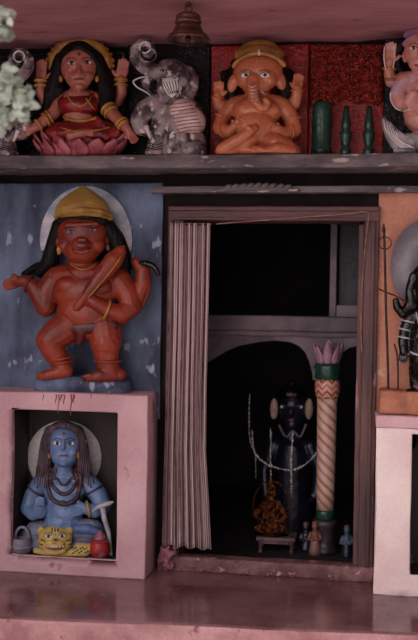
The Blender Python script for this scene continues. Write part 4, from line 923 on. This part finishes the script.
hr = S.sculpt('hair', M['dread'], [('e', (64, 438, -1), (19.5, 17, 12)), ('c', [(52, 430, 8, 5), (64, 425.5, 11, 5), (76, 430, 8, 5)]), ('c', [(51, 432, 4, 7), (47, 450, 2, 7), (44, 468, 3, 7), (43, 480, 6, 4)]), ('c', [(77, 432, 4, 7), (81, 450, 2, 7), (85, 468, 3, 7), (87, 480, 6, 4)])], it=2)
for i in range(7):
    t = i/6
    for sx in (-1, 1):
        S.line('lock', M['dread'], [(64+sx*(1+1.5*i), 422.5+.5*i), (64+sx*(9+1.6*i), 429+.6*i), (64+sx*(13.5+1.5*i), 441), (64+sx*(14.5+1.8*i), 460), (64+sx*(15+2.1*i), 474+(i % 3)), (64+sx*(14+2.6*i), 484+2*(i % 3))], [.9, 1.0, 1.1, 1.1, .9], parent=hr, lift=-.1)
        if i > 2: S.line('lock', M['dread'], [(64+sx*(4+7*t), 426+2*t+3*t*t, 14-5*t), (64+sx*(13.5+4*t), 438+2*t, 9-4*t), (64+sx*(15+6*t), 456, 8-4*t), (64+sx*(14+12*t), 474, 10-4*t), (64+sx*(15+15*t), 484+2*(i % 2), 11-3*t)], [1.4, 1.5, 1.5, 1.3, 1.0], parent=hr, surf=False)
link('halo', halo(S, 64.5, 457, .5, .5, 37, 36.5, -14, 4), M['halo'], S.root, True)
S.eyes([(57.3, 443.3), (70, 443.3)], 3.9, 2.1, 'hair', 4.4)
S.line('lips', M['lips_b'], [(59, 456.3), (61.5, 455.3), (63.3, 455.8), (65, 455.3), (67.5, 456.2)], .9)
S.dot('forehead_mark', M['lips'], 63.5, 434.5, 1.1, 2.6)
for x_ in (49.5, 78): S.dot('earring', M['gold'], x_, 455, 1.6, 3.6, 1.6, lift=1.4)
for rr_, yb_, xx in ((2.3, 504, 17), (2.0, 494, 13.5), (1.2, 485, 10)):
    pts_ = [(64-xx*.72, 468), (64-xx, 479), (64-xx*.75, yb_-7), (64-xx*.3, yb_-1), (64, yb_), (64+xx*.3, yb_-1), (64+xx*.75, yb_-7), (64+xx, 479), (64+xx*.72, 468)]
    S.line('bead_necklace', M['brown_rope'], pts_, rr_, lift=.4)
S.dot('pendant', M['brown_rope'], 62.5, 503, 2.2, 2.6, 1.8, lift=1)
bangle(S, (88, 509, 15), (1, -.2, -.4), 7, 'gold', .005)
for y_ in (487,): 
    bangle(S, (37, 490, 2.6), (-.6, 1, 0), 9.8, 'brown_rope', .004); bangle(S, (94, 490, 2.6), (.6, 1, 0), 10, 'brown_rope', .004)
for k_ in range(3): S.line('palm_line', M['legs_s'], [(36, 506+k_*3), (40, 507.5+k_*3), (44, 506+k_*3)], .4)
# tiger skin with its head
tgx = S.sculpt('tiger_skin', M['tiger'], [('c', [(37, 551, 18, 4), (46, 552, 22, 4.4), (66, 553, 22, 4.4), (86, 552, 21, 4.6), (90, 548, 20, 4)]), ('c', [(78, 546, 20, 3.6), (90, 547, 19, 3.6)])], it=2)
tgh = S.sculpt('tiger_head', M['tiger'], [('e', (55, 537, 22), (17, 10.5, 8)), ('e', (55, 546, 25), (13.5, 8, 7)), ('e', (44, 543, 23), (6, 6, 5)), ('e', (66, 543, 23), (6, 6, 5)), ('e', (55, 541, 31), (3.6, 2.6, 2.6)), ('e', (50, 543.5, 29), (4.6, 3.4, 3.6)), ('e', (60, 543.5, 29), (4.6, 3.4, 3.6)), ('e', (41.5, 531, 20), (4.4, 4.6, 3)), ('e', (68.5, 530.5, 20), (4.6, 4.6, 3)), ('c', [(46, 551, 28, 2.4), (55, 553, 29, 2.6), (64, 551, 28, 2.4)])], it=2)
S.eyes([(48.5, 536), (62, 536)], 3.2, 1.9, 'hair', 3.4)
for x_ in (48, 51, 54, 57, 60, 63): S.dot('tooth', M['white'], x_, 546.6, .9, 1.2, .8, parent=tgh, lift=.3)
S.line('tiger_mouth', M['redcloth'], [(46.5, 547.5), (51, 548.8), (55, 549), (59.5, 548.6), (64, 547)], 1.0, parent=tgh)
S.dot('tiger_nose', M['lips'], 55, 540, 2, 1.2, 1, parent=tgh)
for x_, y_, a_ in ((45, 541, 1), (43, 545, 1), (66, 541, -1), (68, 545, -1)): S.line('whisker_stripe', M['hair'], [(x_, y_), (x_-4*a_, y_-1.4)], .5, parent=tgh)
for x_ in (52, 55, 58): S.line('whisker_stripe', M['hair'], [(x_, 528.6), (x_, 532)], .55, parent=tgh)
for k_ in range(14): S.dot('spot', M['hair'], 72+(k_*5.3) % 17, 547+(k_*3.7) % 7, 1.0, .7, .4, parent=tgx, lift=.05)
# water pot with a bail handle
K = Fig('water_pot', 'grey-violet water pot with arched handle in the lower left corner of the niche', 'pot', -.147, (22, 556), z=zn)
kk = K.s; hh = K.w(22, 527, 0).z; g = Geo(); pz = K.w(22, 538, 0).z
g.lathe([(r*kk, z) for r, z in [(7, .0008), (8.4, pz*.12), (9, pz*.45), (8.9, pz*.8), (8.2, pz*.92), (8.8, pz), (7.4, pz*1.02), (6, pz*.96), (5, pz*.8)]], n=32); g.build('vessel', M['greyp'], K.root)
g = Geo(); g.sweep([Vector((7*kk*math.cos(math.pi*i/14), 0, pz*.93+(hh-pz*.93)*math.sin(math.pi*i/14))) for i in range(15)], 1.5*kk, 8); g.build('handle', M['greyp'], K.root)
g = Geo(); g.sweep([Vector((9*kk*math.cos(t*.2618), 9*kk*math.sin(t*.2618), pz*.45)) for t in range(24)], .5*kk, 6, True); g.build('rim_band', M['silver'], K.root)
# red pot at the right
K = Fig('red_pot', 'scarlet lidded pot with a greyish top in the lower right corner of the niche', 'pot', -.145, (100, 556), z=zn)
hh = K.w(100, 530, 0).z
g = Geo(); g.lathe([(r*K.s, z*hh) for r, z in [(7, .003), (9.6, .15), (10, .35), (8.6, .55), (6, .66)]], n=32); g.build('vessel', M['redpot'], K.root)
g = Geo(); g.lathe([(r*K.s, z*hh) for r, z in [(6.4, .66), (6.8, .7), (5, .82), (2.4, .9), (2.6, .95), (.8, 1)]], n=28); g.build('lid', mat('greyish_red_paint', (150, 92, 104), (120, 60, 72), .5), K.root)
K.line('rim_band', M['lips'], [(91, 541, 9), (100, 542.5, 10.4), (109, 541, 9)], .6, surf=False)
# silver axe leaning on the niche wall
K = Fig('axe', 'silver T-shaped ritual axe propped beside the right knee of the blue ascetic', 'axe', -.135, (108, 532), z=zn)
ax_ = [('c', [(107, 532, 0, 2.6), (104.5, 519, 1, 2.8), (103, 508, 2, 3)])]
K.sculpt('handle', M['silver'], [('c', [(111, 556, -6, 2.0), (108.5, 532, -4, 2.4), (104.5, 519, 1, 2.6), (102.5, 506, 2, 2.8)])], it=1)
K.sculpt('blade', M['silver'], [('c', [(93, 511, 1, 1.2), (98, 507, 2, 2.2), (104, 505, 3, 2.8), (109, 503.5, 2, 2.4), (113, 502, 1, 1.2)])], it=1)

# ------------------------------------------------------------ dark deity on the orange wall, right edge
D = Fig('black_deity_statue', 'glossy black deity with big grey halo against the orange wall at the right edge', 'statue', -.085, (420, 412), z=zr, wall=-.0125)
link('halo', halo(D, 427, 266, .5, .5, 36.5, 47, -13, 3), M['halo_d'], D.root, True)
zd = 392
_a, _b = P(379.5, 404, -.15), P(460, 390, -.15)
pl = box('pedestal', (_a.x, -.15, zr+.0005), (XR-.01, -.0135, P(395, 391, -.15).z), mat('rough_orange_block_paint', (190, 124, 94), (140, 78, 58), .6, 12, .6, 40), D.root, .008, .006, off=D.o)
D.sculpt('body', M['black'], [('e', (427, 286, 6), (13, 18, 13)), ('e', (427, 298, 10), (9, 9, 9)), ('c', [(427, 284, 18, 1.6), (427, 292, 21, 2)]), ('c', [(427, 300, 2, 8), (427, 312, 2, 9)]), ('c', [(412, 318, 0, 9), (427, 316, 0, 12), (444, 318, 0, 9)]), ('c', [(427, 330, 4, 17), (424, 352, 4, 17), (426, 372, 4, 16)]),
    ('c', [(411, 318, 2, 7.5), (405, 330, 4, 6), (403, 342, 6, 5.4), (404, 352, 10, 4.4)]), ('h', (404, 350, 10), (-.1, 1, .1), (1, 0, .2), 13, .3, .1, 5),
    ('c', [(412, 316, -3, 6), (403, 314, -3, 5), (397, 307, -2, 4.2), (396, 301, -1, 3.6)]),
    ('c', [(442, 318, 2, 7.5), (450, 334, 4, 6), (446, 350, 10, 5)]), ('c', [(420, 368, 4, 12), (418, 384, 4, 9), (416, 392, 8, 6), (410, 393, 12, 5)]), ('c', [(436, 368, 4, 12), (438, 384, 4, 9), (436, 393, 10, 6)])], it=3)
D.sculpt('hair', M['black'], [('e', (427, 276, 0), (15, 14, 12)), ('c', [(414, 276, 2, 5), (410, 290, 2, 5), (411, 304, 2, 6), (406, 310, 0, 5)]), ('c', [(416, 290, 0, 6), (413, 306, 2, 5)])], it=2)
for y_, r_ in ((330, 6.8), (338, 6.4), (322, 8)): bangle(D, (404.5 if y_ > 325 else 408, y_, 5), (-.2, 1, .1), r_, 'silver', .003)
D.line('necklace', M['silver'], [(416, 312), (420, 326), (427, 334), (436, 326)], .9)
D.line('belt', M['silver'], [(410, 352), (418, 355), (427, 356)], 1.1)
D.eyes([(422, 284), (432, 284)], 3, 1.6)
D.line('shoulder_cord', M['iron'], [(379, 289, -12), (388, 293, -6), (396, 296, 0), (404, 301, 4)], .7, surf=False)
# staff with a ring
K = Fig('ringed_staff', 'thin iron staff with a ring near its top standing left of the black deity', 'staff', -.09, (388, 393))
K.line('rod', M['iron'], [(384, 230, 0), (385, 262, 0), (386, 310, 0), (387.5, 352, 0), (388.6, 394, 0)], 1.25, surf=False)
K.line('ring', M['iron'], [(385+6.2*math.cos(t*.524), 243+6.2*math.sin(t*.524), 1) for t in range(12)], .6, closed=True, surf=False)
K.line('spear_tip', M['iron'], [(384, 232, 0), (383.8, 228, 0), (383.7, 224, 0)], [1.8, 1.9, 1.4, .9, .4], surf=False)
K = Fig('short_rod', 'short iron rod resting against the orange wall below the black deity\'s hand', 'rod', -.09, (397, 393))
K.line('rod', M['iron'], [(394, 344, 0), (397, 354, 1), (398, 372, 0), (398, 393, 0)], .9, surf=False)

# ------------------------------------------------------------ pale leafy shrub in front, at the left edge
bs = Vector((P(-45, 320, -1.15).x, -1.15, -.45)); sh = bpy.data.objects.new('leafy_shrub', None); C.objects.link(sh); sh.location = bs
tag(sh, 'pale green leafy shrub in the foreground at the upper left edge', 'shrub')
def L(px, py, Y): return P(px, py, Y)-bs
g = Geo()
main = catmull([Vector((0, 0, 0)), L(-50, 560, -1.15), L(-42, 380, -1.16), L(-46, 220, -1.15), L(-36, 120, -1.15), L(-40, 20, -1.13), L(-44, -60, -1.1)], 6)
g.sweep(main, [max(.004, .016*(1-i/len(main))+.004) for i in range(len(main))], 8)
br = [[(-38, 130), (-20, 112), (0, 104), (14, 98), (24, 92)], [(-36, 128), (-16, 122), (2, 118), (12, 114)], [(-40, 60), (-20, 42), (-6, 30), (4, 24)], [(-42, 30), (-20, 16), (-4, 10), (5, 9)], [(-38, 118), (-18, 92), (-2, 80), (8, 76)]]
for b_ in br: g.sweep(catmull([L(x, y, -1.15) for x, y in b_], 5), .0028, 6)
g.build('stem', M['stem'], sh)
g = Geo()
def leaf(c, d, ln, wd):
    d = d.normalized(); sd = d.cross(Vector((random.uniform(-.4, .4), -1, random.uniform(-.4, .4)))).normalized(); nm = sd.cross(d); V = []; n = 6
    for i in range(n+1):
        t = i/n; ww = wd*math.sin(math.pi*(t*.94+.03))**.8
        for q in (-1, 0, 1): V.append(c+d*(ln*t)+sd*(ww*q)-nm*(.25*wd*(abs(q))+ln*.25*t*t))
    F = []
    for i in range(n):
        for q in range(2): a_ = i*3+q; F.append([a_, a_+1, a_+4, a_+3])
    g.add(V, F)
cl = [(22, 90, 7), (26, 97, 8), (14, 88, 9), (6, 84, 9), (12, 99, 10), (2, 100, 10), (20, 104, 8), (6, 112, 9), (14, 114, 7), (-4, 92, 12), (-4, 120, 9), (8, 72, 6), (2, 76, 8), (2, 8, 8), (6, 14, 6), (-4, 18, 9), (4, 27, 8), (0, 33, 6), (-8, 6, 10), (30, 100, 4), (3, 124, 6), (-20, 40, 14), (-25, 80, 14), (-25, 110, 14)]
for cx_, cy_, r_ in cl:
    for k_ in range(int(3+r_*1.0)):
        c_ = L(cx_+random.gauss(0, r_*.4), cy_+random.gauss(0, r_*.4), -1.15+random.uniform(-.02, .02))
        leaf(c_, Vector((random.uniform(-1, 1), random.uniform(-.8, .3), random.uniform(-1, .6))), random.uniform(.018, .034), random.uniform(.007, .013))
lf = g.build('leaves', M['leaf'], sh); lf['kind'] = 'stuff'
